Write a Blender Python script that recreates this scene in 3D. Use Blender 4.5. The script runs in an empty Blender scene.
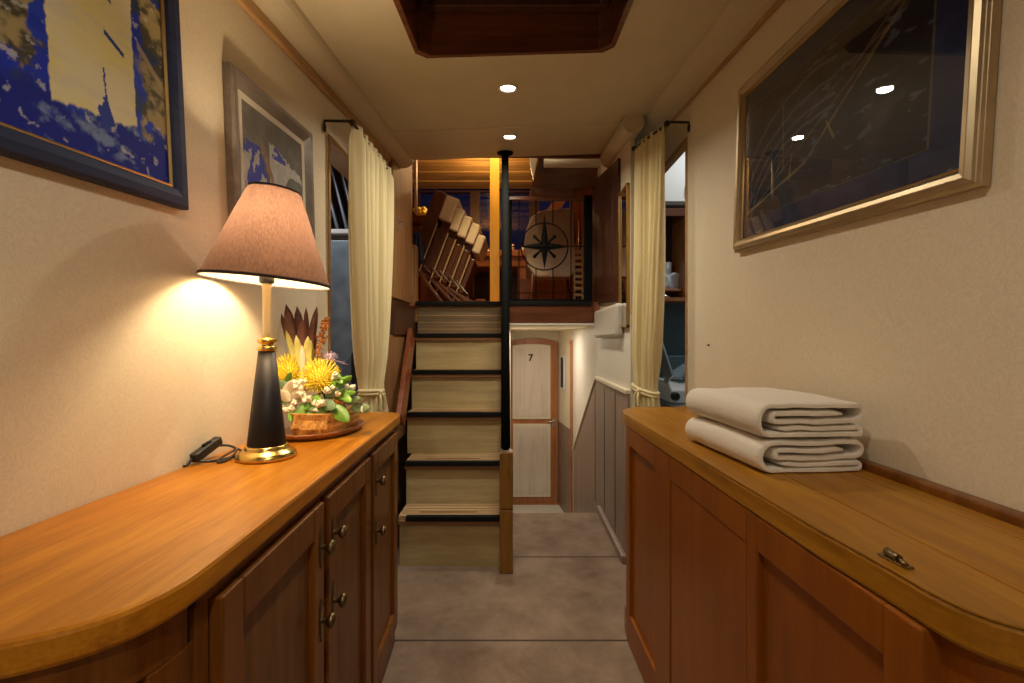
import bpy, bmesh, math, random
from mathutils import Vector, Matrix, noise
random.seed(7)
C = bpy.context.scene.collection
PI = math.pi
F = 455.0
def R(d): return math.radians(d)

# ------------------------------------------------------------------ materials
def newmat(name):
    m = bpy.data.materials.new(name); m.use_nodes = True
    nt = m.node_tree
    b = nt.nodes['Principled BSDF']
    return m, nt, b
def N(nt, typ, **kw):
    n = nt.nodes.new(typ)
    for k, v in kw.items(): setattr(n, k, v)
    return n
def ramp(nt, stops, fac):
    r = N(nt, 'ShaderNodeValToRGB')
    e = r.color_ramp.elements
    while len(e) < len(stops): e.new(0.5)
    for i, (p, c) in enumerate(stops):
        e[i].position = p; e[i].color = (*c, 1)
    nt.links.new(fac, r.inputs[0])
    return r
def plain(name, col, rough=0.5, metal=0.0, coat=0.0, spec=0.5, bump=0.0, bscale=60, emit=None, estr=0.0, vary=0.0, sub=0.0):
    m, nt, b = newmat(name)
    b.inputs['Base Color'].default_value = (*col, 1)
    b.inputs['Roughness'].default_value = rough
    b.inputs['Metallic'].default_value = metal
    b.inputs['Coat Weight'].default_value = coat
    b.inputs['Specular IOR Level'].default_value = spec
    tc = N(nt, 'ShaderNodeTexCoord')
    no = N(nt, 'ShaderNodeTexNoise'); no.inputs['Scale'].default_value = bscale; no.inputs['Detail'].default_value = 4
    nt.links.new(tc.outputs['Object'], no.inputs['Vector'])
    if vary > 0:
        a = tuple(max(0, c * (1 - vary)) for c in col); z = tuple(min(1, c * (1 + vary)) for c in col)
        r = ramp(nt, [(0.3, a), (0.7, z)], no.outputs['Fac'])
        nt.links.new(r.outputs[0], b.inputs['Base Color'])
    if bump > 0:
        bp = N(nt, 'ShaderNodeBump'); bp.inputs['Strength'].default_value = bump; bp.inputs['Distance'].default_value = 0.004
        nt.links.new(no.outputs['Fac'], bp.inputs['Height']); nt.links.new(bp.outputs[0], b.inputs['Normal'])
    if emit:
        b.inputs['Emission Color'].default_value = (*emit, 1); b.inputs['Emission Strength'].default_value = estr
    return m
def wood(name, dark, mid, light, axis='Y', rough=0.35, coat=0.3, scale=1.0, contrast=1.0, bump=0.06, spec=.3):
    m, nt, b = newmat(name)
    tc = N(nt, 'ShaderNodeTexCoord'); mp = N(nt, 'ShaderNodeMapping')
    s = [14 * scale] * 3
    s['XYZ'.index(axis)] = 1.1 * scale
    mp.inputs['Scale'].default_value = s
    nt.links.new(tc.outputs['Object'], mp.inputs['Vector'])
    n1 = N(nt, 'ShaderNodeTexNoise'); n1.inputs['Scale'].default_value = 1.6; n1.inputs['Detail'].default_value = 8; n1.inputs['Roughness'].default_value = .62; n1.inputs['Distortion'].default_value = .5
    nt.links.new(mp.outputs[0], n1.inputs['Vector'])
    n2 = N(nt, 'ShaderNodeTexNoise'); n2.inputs['Scale'].default_value = 14; n2.inputs['Detail'].default_value = 4
    nt.links.new(mp.outputs[0], n2.inputs['Vector'])
    n3 = N(nt, 'ShaderNodeTexNoise'); n3.inputs['Scale'].default_value = 2.2; n3.inputs['Detail'].default_value = 2
    nt.links.new(tc.outputs['Object'], n3.inputs['Vector'])
    mx = N(nt, 'ShaderNodeMath', operation='MULTIPLY_ADD'); mx.inputs[1].default_value = .35
    nt.links.new(n2.outputs['Fac'], mx.inputs[0]); 
    m3 = N(nt, 'ShaderNodeMath', operation='MULTIPLY_ADD'); m3.inputs[1].default_value = .45; m3.inputs[2].default_value = -.38
    nt.links.new(n3.outputs['Fac'], m3.inputs[0])
    ad = N(nt, 'ShaderNodeMath', operation='ADD')
    nt.links.new(n1.outputs['Fac'], ad.inputs[0]); nt.links.new(m3.outputs[0], ad.inputs[1])
    nt.links.new(ad.outputs[0], mx.inputs[2])
    w = .26 / contrast
    r = ramp(nt, [(0.5 - w, dark), (0.5, mid), (0.5 + w, light)], mx.outputs[0])
    nt.links.new(r.outputs[0], b.inputs['Base Color'])
    b.inputs['Roughness'].default_value = rough
    b.inputs['Coat Weight'].default_value = coat; b.inputs['Coat Roughness'].default_value = .18; b.inputs['Specular IOR Level'].default_value = spec
    bp = N(nt, 'ShaderNodeBump'); bp.inputs['Strength'].default_value = bump; bp.inputs['Distance'].default_value = .002
    nt.links.new(mx.outputs[0], bp.inputs['Height']); nt.links.new(bp.outputs[0], b.inputs['Normal'])
    return m
def wallpaper(name, base, motif):
    m, nt, b = newmat(name)
    tc = N(nt, 'ShaderNodeTexCoord')
    v = N(nt, 'ShaderNodeTexNoise'); v.inputs['Scale'].default_value = 22; v.inputs['Detail'].default_value = 1.5; v.inputs['Distortion'].default_value = 2.2
    nt.links.new(tc.outputs['Object'], v.inputs['Vector'])
    mm = N(nt, 'ShaderNodeMath', operation='PINGPONG'); mm.inputs[1].default_value = .07
    nt.links.new(v.outputs['Fac'], mm.inputs[0])
    r = ramp(nt, [(0.025, motif), (0.045, base)], mm.outputs[0])
    n2 = N(nt, 'ShaderNodeTexNoise'); n2.inputs['Scale'].default_value = 420; n2.inputs['Detail'].default_value = 2
    mp = N(nt, 'ShaderNodeMapping'); mp.inputs['Scale'].default_value = (1, 1, .35)
    nt.links.new(tc.outputs['Object'], mp.inputs[0]); nt.links.new(mp.outputs[0], n2.inputs['Vector'])
    mix = N(nt, 'ShaderNodeMix', data_type='RGBA', blend_type='MULTIPLY'); mix.inputs[0].default_value = .35
    r2 = ramp(nt, [(.35, (.84, .84, .84)), (.6, (1, 1, 1))], n2.outputs['Fac'])
    nt.links.new(r.outputs[0], mix.inputs[6]); nt.links.new(r2.outputs[0], mix.inputs[7])
    nt.links.new(mix.outputs[2], b.inputs['Base Color'])
    b.inputs['Roughness'].default_value = .62; b.inputs['Specular IOR Level'].default_value = .3
    bp = N(nt, 'ShaderNodeBump'); bp.inputs['Strength'].default_value = .12; bp.inputs['Distance'].default_value = .0008
    nt.links.new(n2.outputs['Fac'], bp.inputs['Height']); nt.links.new(bp.outputs[0], b.inputs['Normal'])
    return m
def carpet():
    m, nt, b = newmat('carpet')
    tc = N(nt, 'ShaderNodeTexCoord')
    n1 = N(nt, 'ShaderNodeTexNoise'); n1.inputs['Scale'].default_value = 5; n1.inputs['Detail'].default_value = 8; n1.inputs['Distortion'].default_value = .2; n1.inputs['Roughness'].default_value = .65
    n2 = N(nt, 'ShaderNodeTexNoise'); n2.inputs['Scale'].default_value = 240; n2.inputs['Detail'].default_value = 4
    for n in (n1, n2): nt.links.new(tc.outputs['Object'], n.inputs['Vector'])
    ad = N(nt, 'ShaderNodeMath', operation='MULTIPLY_ADD'); ad.inputs[1].default_value = .45
    nt.links.new(n2.outputs['Fac'], ad.inputs[0]); nt.links.new(n1.outputs['Fac'], ad.inputs[2])
    r = ramp(nt, [(.5, (.16, .108, .078)), (.72, (.24, .17, .125)), (.95, (.33, .245, .185))], ad.outputs[0])
    nt.links.new(r.outputs[0], b.inputs['Base Color'])
    b.inputs['Roughness'].default_value = .95; b.inputs['Specular IOR Level'].default_value = .1
    bp = N(nt, 'ShaderNodeBump'); bp.inputs['Strength'].default_value = .6; bp.inputs['Distance'].default_value = .004
    nt.links.new(n2.outputs['Fac'], bp.inputs['Height']); nt.links.new(bp.outputs[0], b.inputs['Normal'])
    return m
def cloth(name, col, trans, tw=0.4, rough=.9, weave=0, bump=.3, lo=.72, hi=1.12):
    """fabric: diffuse plus translucency"""
    m, nt, b = newmat(name)
    out = nt.nodes['Material Output']
    b.inputs['Roughness'].default_value = rough; b.inputs['Specular IOR Level'].default_value = .15
    b.inputs['Sheen Weight'].default_value = .15
    tc = N(nt, 'ShaderNodeTexCoord'); n1 = N(nt, 'ShaderNodeTexNoise'); n1.inputs['Detail'].default_value = 5
    mp = N(nt, 'ShaderNodeMapping')
    mp.inputs['Scale'].default_value = (300, 300, 12) if weave else (500, 500, 220)
    n1.inputs['Scale'].default_value = 1
    nt.links.new(tc.outputs['Object'], mp.inputs[0]); nt.links.new(mp.outputs[0], n1.inputs['Vector'])
    r = ramp(nt, [(.3, tuple(c * lo for c in col)), (.7, tuple(min(1, c * hi) for c in col))], n1.outputs['Fac'])
    nt.links.new(r.outputs[0], b.inputs['Base Color'])
    tr = N(nt, 'ShaderNodeBsdfTranslucent')
    r2 = ramp(nt, [(.3, tuple(c * lo * .8 for c in trans)), (.7, tuple(min(1, c * hi) for c in trans))], n1.outputs['Fac'])
    nt.links.new(r2.outputs[0], tr.inputs[0])
    bp = N(nt, 'ShaderNodeBump'); bp.inputs['Strength'].default_value = bump; bp.inputs['Distance'].default_value = .001
    nt.links.new(n1.outputs['Fac'], bp.inputs['Height']); nt.links.new(bp.outputs[0], b.inputs['Normal'])
    mx = N(nt, 'ShaderNodeMixShader'); mx.inputs[0].default_value = tw
    nt.links.new(b.outputs[0], mx.inputs[1]); nt.links.new(tr.outputs[0], mx.inputs[2])
    nt.links.new(mx.outputs[0], out.inputs['Surface'])
    return m
def glass(name, rough=0.0, tint=(1, 1, 1), alpha_like=True):
    """thin pane: mostly clear, fresnel reflection"""
    m, nt, b = newmat(name)
    out = nt.nodes['Material Output']
    t = N(nt, 'ShaderNodeBsdfTransparent'); t.inputs[0].default_value = (*tint, 1)
    g = N(nt, 'ShaderNodeBsdfGlossy'); g.inputs['Roughness'].default_value = rough
    lw = N(nt, 'ShaderNodeLayerWeight'); lw.inputs[0].default_value = .5
    pw = N(nt, 'ShaderNodeMath', operation='POWER'); pw.inputs[1].default_value = 5; nt.links.new(lw.outputs['Facing'], pw.inputs[0])
    fr = N(nt, 'ShaderNodeMath', operation='MULTIPLY_ADD'); fr.inputs[1].default_value = .92; fr.inputs[2].default_value = .045; nt.links.new(pw.outputs[0], fr.inputs[0])
    mx = N(nt, 'ShaderNodeMixShader')
    nt.links.new(fr.outputs[0], mx.inputs[0]); nt.links.new(t.outputs[0], mx.inputs[1]); nt.links.new(g.outputs[0], mx.inputs[2])
    nt.links.new(mx.outputs[0], out.inputs['Surface'])
    return m
def vcol(name, rough=.6, coat=0.0, noise_amt=.0):
    m, nt, b = newmat(name)
    a = N(nt, 'ShaderNodeVertexColor'); a.layer_name = 'Col'
    nt.links.new(a.outputs[0], b.inputs['Base Color'])
    b.inputs['Roughness'].default_value = rough; b.inputs['Coat Weight'].default_value = coat; b.inputs['Coat Roughness'].default_value = .02; b.inputs['Specular IOR Level'].default_value = .15
    return m

M = {}
M['wp'] = wallpaper('cream_wallpaper', (.74, .64, .49), (.705, .60, .45))
M['ceil'] = plain('ceiling_vinyl', (.58, .49, .33), rough=.5, bump=.05, bscale=8, vary=.04)
M['cove'] = plain('cove_vinyl', (.55, .46, .32), rough=.5)
M['trimwood'] = wood('pale_trim_wood', (.28, .14, .05), (.42, .23, .09), (.52, .31, .13), 'Y')
M['carpet'] = carpet()
M['seam'] = plain('carpet_seam', (.06, .038, .03), rough=.9)
M['teak'] = wood('teak_varnish', (.25, .082, .004), (.40, .140, .006), (.54, .22, .014), 'Y', rough=.38, coat=.08, scale=1.1, contrast=1.15)
M['teak2'] = wood('oak_varnish', (.20, .082, .005), (.32, .128, .006), (.42, .195, .014), 'Y', rough=.4, coat=.08, scale=1.1, contrast=1.0)
M['cab'] = wood('cabinet_wood', (.095, .028, .003), (.155, .049, .005), (.22, .075, .010), 'Z', rough=.38, coat=.18, scale=1.1, contrast=1.1)
M['cabp'] = wood('cabinet_panel_wood', (.085, .03, .006), (.145, .055, .011), (.21, .085, .02), 'Z', rough=.42, coat=.12, scale=1.6, contrast=1.3)
M['cab2'] = wood('cabinet_red_wood', (.15, .036, .002), (.225, .060, .003), (.30, .088, .006), 'Z', rough=.36, coat=.12, scale=.9, contrast=.7)
M['mahog'] = wood('mahogany', (.03, .011, .006), (.055, .019, .010), (.085, .031, .016), 'Z', rough=.35, coat=.3)
M['mahogX'] = wood('mahogany_across', (.055, .016, .007), (.11, .032, .012), (.17, .055, .02), 'X', rough=.25, coat=.5)
M['door_w'] = wood('locker_wood', (.19, .09, .035), (.27, .13, .05), (.35, .18, .075), 'Z', rough=.6, coat=0)
M['riser'] = wood('limed_oak', (.34, .255, .12), (.44, .34, .17), (.54, .425, .235), 'X', rough=.45, coat=.1, scale=1.4, contrast=.9)
M['riser2'] = wood('brown_riser', (.10, .07, .04), (.16, .11, .065), (.21, .15, .09), 'X', rough=.45)
M['tread'] = wood('tread_teak', (.30, .19, .09), (.42, .28, .14), (.52, .36, .19), 'X', rough=.4)
M['treadlip'] = wood('tread_lip', (.14, .065, .025), (.20, .095, .04), (.26, .13, .06), 'X', rough=.4)
M['newel'] = wood('newel_oak', (.14, .06, .010), (.22, .10, .016), (.30, .145, .028), 'Z', rough=.4)
M['redwood'] = wood('red_stringer', (.12, .03, .012), (.19, .05, .02), (.25, .075, .03), 'Z')
M['rubber'] = plain('black_rubber', (.004, .004, .004), rough=.8, spec=.2)
M['iron'] = plain('black_iron', (.004, .004, .004), rough=.8, spec=.06)
M['rod'] = plain('rod_iron', (.035, .025, .02), rough=.4, metal=.7)
M['brass'] = plain('brass', (.72, .50, .16), rough=.22, metal=1.0)
M['brass_old'] = plain('aged_brass', (.22, .16, .08), rough=.38, metal=1.0, vary=.25, bscale=90)
M['creampaint'] = plain('cream_enamel', (.78, .66, .42), rough=.3)
M['lampblack'] = plain('lamp_black', (.006, .005, .008), rough=.45, spec=.3)
M['plastic'] = plain('black_plastic', (.012, .012, .013), rough=.4)
M['steel'] = plain('brushed_steel', (.42, .45, .47), rough=.33, metal=.9, bump=.05, bscale=30)
M['chrome'] = plain('chrome', (.8, .8, .82), rough=.12, metal=1.0)
M['white'] = plain('white_plastic', (.72, .70, .66), rough=.4)
M['whitewall'] = plain('white_panel', (.66, .62, .54), rough=.45)
M['creamwall'] = plain('cream_panel', (.74, .66, .50), rough=.5)
M['wains'] = wood('grey_wainscot', (.17, .115, .09), (.25, .175, .14), (.32, .235, .19), 'Z', rough=.45, coat=.1, scale=1.2)
M['doorp'] = wood('pale_door_panel', (.56, .47, .38), (.68, .58, .48), (.76, .67, .57), 'Z', rough=.4, scale=1.1)
M['doorf'] = wood('door_frame_wood', (.25, .085, .025), (.38, .14, .045), (.48, .20, .07), 'Z', rough=.35)
M['curtain'] = cloth('cream_curtain', (.88, .76, .46), (.88, .74, .42), tw=.16, bump=.03, lo=.93, hi=1.03)
M['towel'] = plain('towel_terry', (.93, .86, .77), rough=1.0, spec=.1, bump=1.0, bscale=420, vary=.04)
M['gold_thread'] = plain('gold_thread', (.66, .50, .26), rough=.6)
M['blueframe'] = wood('blue_frame', (.010, .016, .05), (.016, .026, .085), (.03, .045, .13), 'Y', rough=.55, coat=0)
M['goldlip'] = plain('gold_leaf', (.55, .38, .16), rough=.3, metal=.9)
M['silver'] = wood('silver_frame', (.13, .10, .085), (.19, .155, .13), (.27, .225, .19), 'Y', rough=.35, coat=.2)
M['champagne'] = plain('champagne_frame', (.50, .40, .26), rough=.38, metal=.95, vary=.12, bscale=12)
M['goldframe'] = plain('gold_frame_edge', (.50, .32, .12), rough=.3, metal=.9)
M['mat'] = plain('mount_board', (.62, .55, .46), rough=.8)
M['glass'] = glass('clear_glass')
M['mirror'] = plain('mirror_glass', (.75, .75, .75), rough=.02, metal=1.0)
M['led'] = plain('led_lens', (1, 1, 1), emit=(1, .92, .8), estr=38)
M['ring'] = plain('light_ring', (.75, .68, .55), rough=.35)
M['bulb'] = plain('warm_bulb', (1, .9, .7), emit=(1, .72, .38), estr=45)
M['saloonwood'] = wood('saloon_wood', (.20, .075, .03), (.32, .12, .05), (.42, .17, .07), 'Z', rough=.4)
M['slats'] = wood('ceiling_slats', (.22, .12, .035), (.36, .20, .06), (.48, .28, .09), 'X', rough=.5, coat=0, scale=.6)
M['post_w'] = wood('honey_post', (.56, .25, .03), (.74, .36, .04), (.84, .45, .07), 'Z', rough=.4)
M['beige_cush'] = plain('beige_cushion', (.64, .52, .38), rough=.9, bump=.3, bscale=120, vary=.1)
M['darkchair'] = wood('dark_chair_wood', (.05, .018, .010), (.09, .032, .016), (.14, .052, .025), 'Z', rough=.35)
M['palecloth'] = plain('grey_white_cloth', (.46, .39, .31), rough=.95, bump=.4, bscale=60, vary=.08)
M['peach'] = plain('peach_fabric', (.70, .38, .20), rough=.8, vary=.15, bscale=40)
M['tealback'] = plain('blue_grey_laminate', (.13, .19, .21), rough=.35)
M['darkmetal'] = plain('dark_tray_metal', (.05, .055, .065), rough=.35, metal=.5)
M['bluefrid'] = plain('blue_grey_steel', (.20, .25, .29), rough=.35, metal=.45, bump=.06, bscale=14, vary=.25)
M['nightblue'] = plain('navy_cloth', (.015, .02, .06), rough=.8)
M['green'] = plain('leaf_green', (.13, .30, .035), rough=.4, vary=.3, bscale=40)
M['green2'] = plain('eucalyptus_green', (.17, .27, .15), rough=.5, vary=.2, bscale=40)
M['dkred'] = plain('bract_maroon', (.105, .035, .028), rough=.45, vary=.35, bscale=30)
M['palegreen'] = plain('bract_pale_green', (.50, .46, .14), rough=.5, vary=.2, bscale=30)
M['yellow'] = plain('pincushion_yellow', (.90, .68, .05), rough=.5, vary=.15, bscale=50)
M['orange'] = plain('amaranth_orange', (.62, .22, .03), rough=.7, vary=.35, bscale=120)
M['lilac'] = plain('thistle_lilac', (.48, .36, .50), rough=.7, vary=.2, bscale=100)
M['blossom'] = plain('white_blossom', (.88, .83, .66), rough=.5, vary=.06, bscale=80)
M['pinkish'] = plain('pale_pink_bud', (.80, .55, .40), rough=.5)
M['log'] = wood('raw_wood_pot', (.16, .06, .015), (.46, .20, .045), (.66, .36, .10), 'Y', rough=.7, coat=0, scale=3.0, contrast=2.2, bump=.9)
M['log2'] = wood('raw_wood_end', (.13, .07, .03), (.22, .12, .05), (.30, .17, .07), 'Z', rough=.7, coat=0)
M['tray'] = wood('tray_wood', (.15, .05, .018), (.25, .09, .03), (.35, .14, .05), 'Y', rough=.28, coat=.5)
M['dirt'] = plain('moss', (.05, .07, .02), rough=.95, bump=.6, bscale=60)
M['duct'] = plain('duct_grey_white', (.50, .46, .40), rough=.5)

# ------------------------------------------------------------------ mesh helpers
def B(): return bmesh.new()
def box(bm, x0, x1, y0, y1, z0, z1, mat=0):
    vs = [bm.verts.new((x, y, z)) for x in (x0, x1) for y in (y0, y1) for z in (z0, z1)]
    q = [(0, 1, 3, 2), (4, 6, 7, 5), (0, 4, 5, 1), (2, 3, 7, 6), (0, 2, 6, 4), (1, 5, 7, 3)]
    fs = []
    for a in q:
        f = bm.faces.new([vs[i] for i in a]); f.material_index = mat; fs.append(f)
    return vs
def prism(bm, pts, axis, a0, a1, mat=0):
    """pts: 2D outline; axis 'X': pts=(y,z), 'Y': (x,z), 'Z': (x,y)"""
    def v(p, a):
        return {'X': (a, p[0], p[1]), 'Y': (p[0], a, p[1]), 'Z': (p[0], p[1], a)}[axis]
    A = [bm.verts.new(v(p, a0)) for p in pts]; D = [bm.verts.new(v(p, a1)) for p in pts]
    n = len(pts)
    f = [bm.faces.new(A), bm.faces.new(D[::-1])]
    for i in range(n): f.append(bm.faces.new([A[i], A[(i + 1) % n], D[(i + 1) % n], D[i]]))
    for q in f: q.material_index = mat
    return A + D
def hexa(bm, p8, mat=0):
    """p8: bottom 4 then top 4"""
    v = [bm.verts.new(p) for p in p8]
    for a in ((0, 3, 2, 1), (4, 5, 6, 7), (0, 1, 5, 4), (1, 2, 6, 5), (2, 3, 7, 6), (3, 0, 4, 7)):
        bm.faces.new([v[i] for i in a]).material_index = mat
    return v
def beam(bm, p, q, w, h, up=(0, 0, 1), mat=0):
    p = Vector(p); q = Vector(q); d = (q - p).normalized(); u = Vector(up)
    s = d.cross(u)
    if s.length < 1e-4: s = d.cross(Vector((1, 0, 0)))
    s.normalize(); t = s.cross(d).normalized()
    a = [p + s * (i * w / 2) + t * (j * h / 2) for i, j in ((-1, -1), (1, -1), (1, 1), (-1, 1))]
    b = [x + (q - p) for x in a]
    return hexa(bm, a + b, mat)
def tube(bm, pts, r, seg=10, mat=0, close=False, rs=None):
    pts = [Vector(p) for p in pts]; n = len(pts); rings = []
    prev = None
    for i, p in enumerate(pts):
        if close: d = pts[(i + 1) % n] - pts[i - 1]
        else: d = pts[min(i + 1, n - 1)] - pts[max(i - 1, 0)]
        d.normalize()
        if prev is None:
            u = d.cross(Vector((0, 0, 1)))
            if u.length < 1e-3: u = d.cross(Vector((1, 0, 0)))
        else: u = prev - d * prev.dot(d)
        u.normalize(); prev = u; w = d.cross(u)
        rr = rs[i] if rs else r
        rings.append([bm.verts.new(p + (u * math.cos(2 * PI * k / seg) + w * math.sin(2 * PI * k / seg)) * rr) for k in range(seg)])
    m = n if close else n - 1
    for i in range(m):
        a, b = rings[i], rings[(i + 1) % n]
        for k in range(seg):
            f = bm.faces.new([a[k], a[(k + 1) % seg], b[(k + 1) % seg], b[k]]); f.smooth = True; f.material_index = mat
    if not close:
        bm.faces.new(rings[0][::-1]).material_index = mat; bm.faces.new(rings[-1]).material_index = mat
def lathe(bm, prof, c=(0, 0, 0), seg=32, mat=0, caps=True, mtx=None):
    rings = []; vs = []
    for r, z in prof:
        ring = []
        for k in range(seg):
            v = Vector((r * math.cos(2 * PI * k / seg), r * math.sin(2 * PI * k / seg), z))
            if mtx: v = mtx @ v
            ring.append(bm.verts.new(v + Vector(c)))
        rings.append(ring)
    for a, b in zip(rings, rings[1:]):
        for k in range(seg):
            f = bm.faces.new([a[k], a[(k + 1) % seg], b[(k + 1) % seg], b[k]]); f.smooth = True; f.material_index = mat
    if caps:
        bm.faces.new(rings[0][::-1]).material_index = mat; bm.faces.new(rings[-1]).material_index = mat
def ball(bm, c, r, seg=12, rings=8, mat=0, mtx=None):
    sc = Vector(r) if hasattr(r, '__len__') else Vector((r, r, r))
    m = Matrix.Translation(Vector(c)) @ (mtx or Matrix.Identity(4)) @ Matrix.Diagonal((*sc, 1))
    res = bmesh.ops.create_uvsphere(bm, u_segments=seg, v_segments=rings, radius=1, matrix=m)
    for v in res['verts']:
        for f in v.link_faces: f.smooth = True; f.material_index = mat
def catmull(pts, k=6, close=False):
    pts = [Vector(p) for p in pts]; out = []; n = len(pts)
    rng = n if close else n - 1
    for i in range(rng):
        if close: p0, p1, p2, p3 = pts[i - 1], pts[i], pts[(i + 1) % n], pts[(i + 2) % n]
        else: p0, p1, p2, p3 = pts[max(i - 1, 0)], pts[i], pts[i + 1], pts[min(i + 2, n - 1)]
        for j in range(k):
            t = j / k
            out.append(.5 * ((2 * p1) + (p2 - p0) * t + (2 * p0 - 5 * p1 + 4 * p2 - p3) * t * t + (3 * p1 - p0 - 3 * p2 + p3) * t ** 3))
    if not close: out.append(pts[-1])
    return out
def worldloc(o):
    v = Vector((0, 0, 0))
    while o: v += o.location; o = o.parent
    return v
def obj(name, bm, mat, parent=None, bevel=0.0, smooth=None, loc=None, sub=0, recalc=True, solid=0.0):
    if recalc: bmesh.ops.recalc_face_normals(bm, faces=bm.faces)
    me = bpy.data.meshes.new(name); bm.to_mesh(me); bm.free()
    o = bpy.data.objects.new(name, me); C.objects.link(o)
    for m in (mat if isinstance(mat, (list, tuple)) else [mat]): me.materials.append(m)
    if parent is not None:
        org = worldloc(parent); o.parent = parent
        if loc is not None:
            o.location = Vector(loc) - org; org = Vector(loc)
    else:
        if loc is None:
            xs = [v.co for v in me.vertices]
            lo = [min(v[i] for v in xs) for i in range(3)]; hi = [max(v[i] for v in xs) for i in range(3)]
            org = Vector(((lo[0] + hi[0]) / 2, (lo[1] + hi[1]) / 2, lo[2]))
        else: org = Vector(loc)
        o.location = org
    me.transform(Matrix.Translation(-org))
    if solid:
        s = o.modifiers.new('Solid', 'SOLIDIFY'); s.thickness = solid; s.offset = 0
    if bevel:
        b = o.modifiers.new('Bevel', 'BEVEL'); b.width = bevel; b.segments = 2; b.limit_method = 'ANGLE'; b.angle_limit = R(35); b.harden_normals = False
    if sub:
        s = o.modifiers.new('Sub', 'SUBSURF'); s.levels = sub; s.render_levels = sub
    if smooth is not None:
        for p in me.polygons: p.use_smooth = smooth
    return o
def struct(name, bm, mat, **kw):
    o = obj(name, bm, mat, **kw)
    if o.parent is None: o['kind'] = 'structure'
    return o
def tag(o, label, cat, group=None, kind=None):
    o['label'] = label; o['category'] = cat
    if group: o['group'] = group
    if kind: o['kind'] = kind
    return o
def thing(name, label, cat, loc, group=None, structure=False):
    o = bpy.data.objects.new(name, None); C.objects.link(o); o.location = loc; o.empty_display_size = .05
    if structure: o['kind'] = 'structure'
    else: tag(o, label, cat, group)
    return o
def dup(root, loc, label=None, group=None, rot=None):
    r = root.copy(); C.objects.link(r); r.location = loc
    if rot: r.rotation_euler = rot
    if label: r['label'] = label
    if group: r['group'] = group
    for ch in list(root.children):
        c = ch.copy(); C.objects.link(c); c.parent = r
        for g in ch.children:
            d = g.copy(); C.objects.link(d); d.parent = c
    return r
def P(px, py, Y): return Vector(((px - 515) * Y / F, Y, 1.16 + (341.5 - py) * Y / F))

XL, XR = -.745, .79          # side walls
def zc(x, y): return 2.05 + .102 * y + .033 * x   # the ceiling climbs towards the stairs
YC = 2.93                     # where the corridor ceiling ends
YB = -1.5                     # wall behind the camera

# ------------------------------------------------------------------ setting: corridor
bm = B(); box(bm, XL - .1, .9, YB, 3.08, -.05, 0)
struct('floor', bm, M['carpet'])
for k, (x0, x1, y) in enumerate(((-.745, .79, 1.765), (-.01, .60, 2.45))):
    bm = B(); box(bm, x0, x1, y - .004, y + .004, 0, .0012)
    struct('trim_%d' % (20 + k), bm, M['seam'])
# walls with openings
def wall(name, x0, x1, oy0, oy1, oz, yend, mat=None):
    bm = B(); top = 2.75
    box(bm, x0, x1, YB, oy0, 0, top); box(bm, x0, x1, oy1, yend, 0, top); box(bm, x0, x1, oy0, oy1, oz, top)
    return struct(name, bm, mat or M['wp'])
wall('wall_left', XL - .09, XL, 1.815, 2.48, 1.99, 2.66)
wall('wall_right', XR, XR + .03, 2.085, 3.00, 2.10, 3.12)
bm = B(); box(bm, XL - .1, XR + .1, YB - .1, YB, 0, 2.75); struct('wall_back', bm, M['wp'])
# opening casings (timber edge round each opening)
def casing(name, x0, x1, y0, y1, z, t=.022):
    bm = B()
    box(bm, x0, x1, y0 - .002, y0 + t, 0, z); box(bm, x0, x1, y1 - t, y1 + .002, 0, z); box(bm, x0, x1, y0 + t, y1 - t, z - t, z + .002)
    return struct(name, bm, M['trimwood'], bevel=.002)
casing('trim_1', XL - .095, XL + .003, 1.815, 2.48, 1.99)
casing('trim_2', XR - .003, XR + .033, 2.085, 3.00, 2.10)

# ceiling with hatch
def ceil_patch(bm, poly, t=.03):
    A = [bm.verts.new((x, y, zc(x, y))) for x, y in poly]; D = [bm.verts.new((x, y, zc(x, y) + t)) for x, y in poly]
    n = len(poly); bm.faces.new(A[::-1]); bm.faces.new(D)
    for i in range(n): bm.faces.new([A[i], A[(i + 1) % n], D[(i + 1) % n], D[i]])
hx, hy0, hy1, hc = .348, .62, 1.668, .035
bm = B()
ceil_patch(bm, [(XL, YB), (XR, YB), (XR, hy0), (XL, hy0)])
ceil_patch(bm, [(XL, hy1), (XR, hy1), (XR, 2.408), (XL, 2.408)])
ceil_patch(bm, [(XL, 2.414), (XR, 2.414), (XR, YC), (XL, YC)])
ceil_patch(bm, [(XL, hy0), (-hx, hy0), (-hx, hy1), (XL, hy1)])
ceil_patch(bm, [(hx, hy0), (XR, hy0), (XR, hy1), (hx, hy1)])
for sx in (-1, 1):
    for yy, s in ((hy0, 1), (hy1, -1)):
        ceil_patch(bm, [(sx * hx, yy), (sx * (hx - hc), yy), (sx * hx, yy + s * hc)] )
struct('ceiling', bm, M['ceil'])
bm = B(); beam(bm, (XL + .1, 2.411, zc(-.65, 2.411) - .001), (XR - .13, 2.411, zc(.65, 2.411) - .001), .014, .008)
struct('trim_3', bm, M['cove'], bevel=.003)
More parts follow.
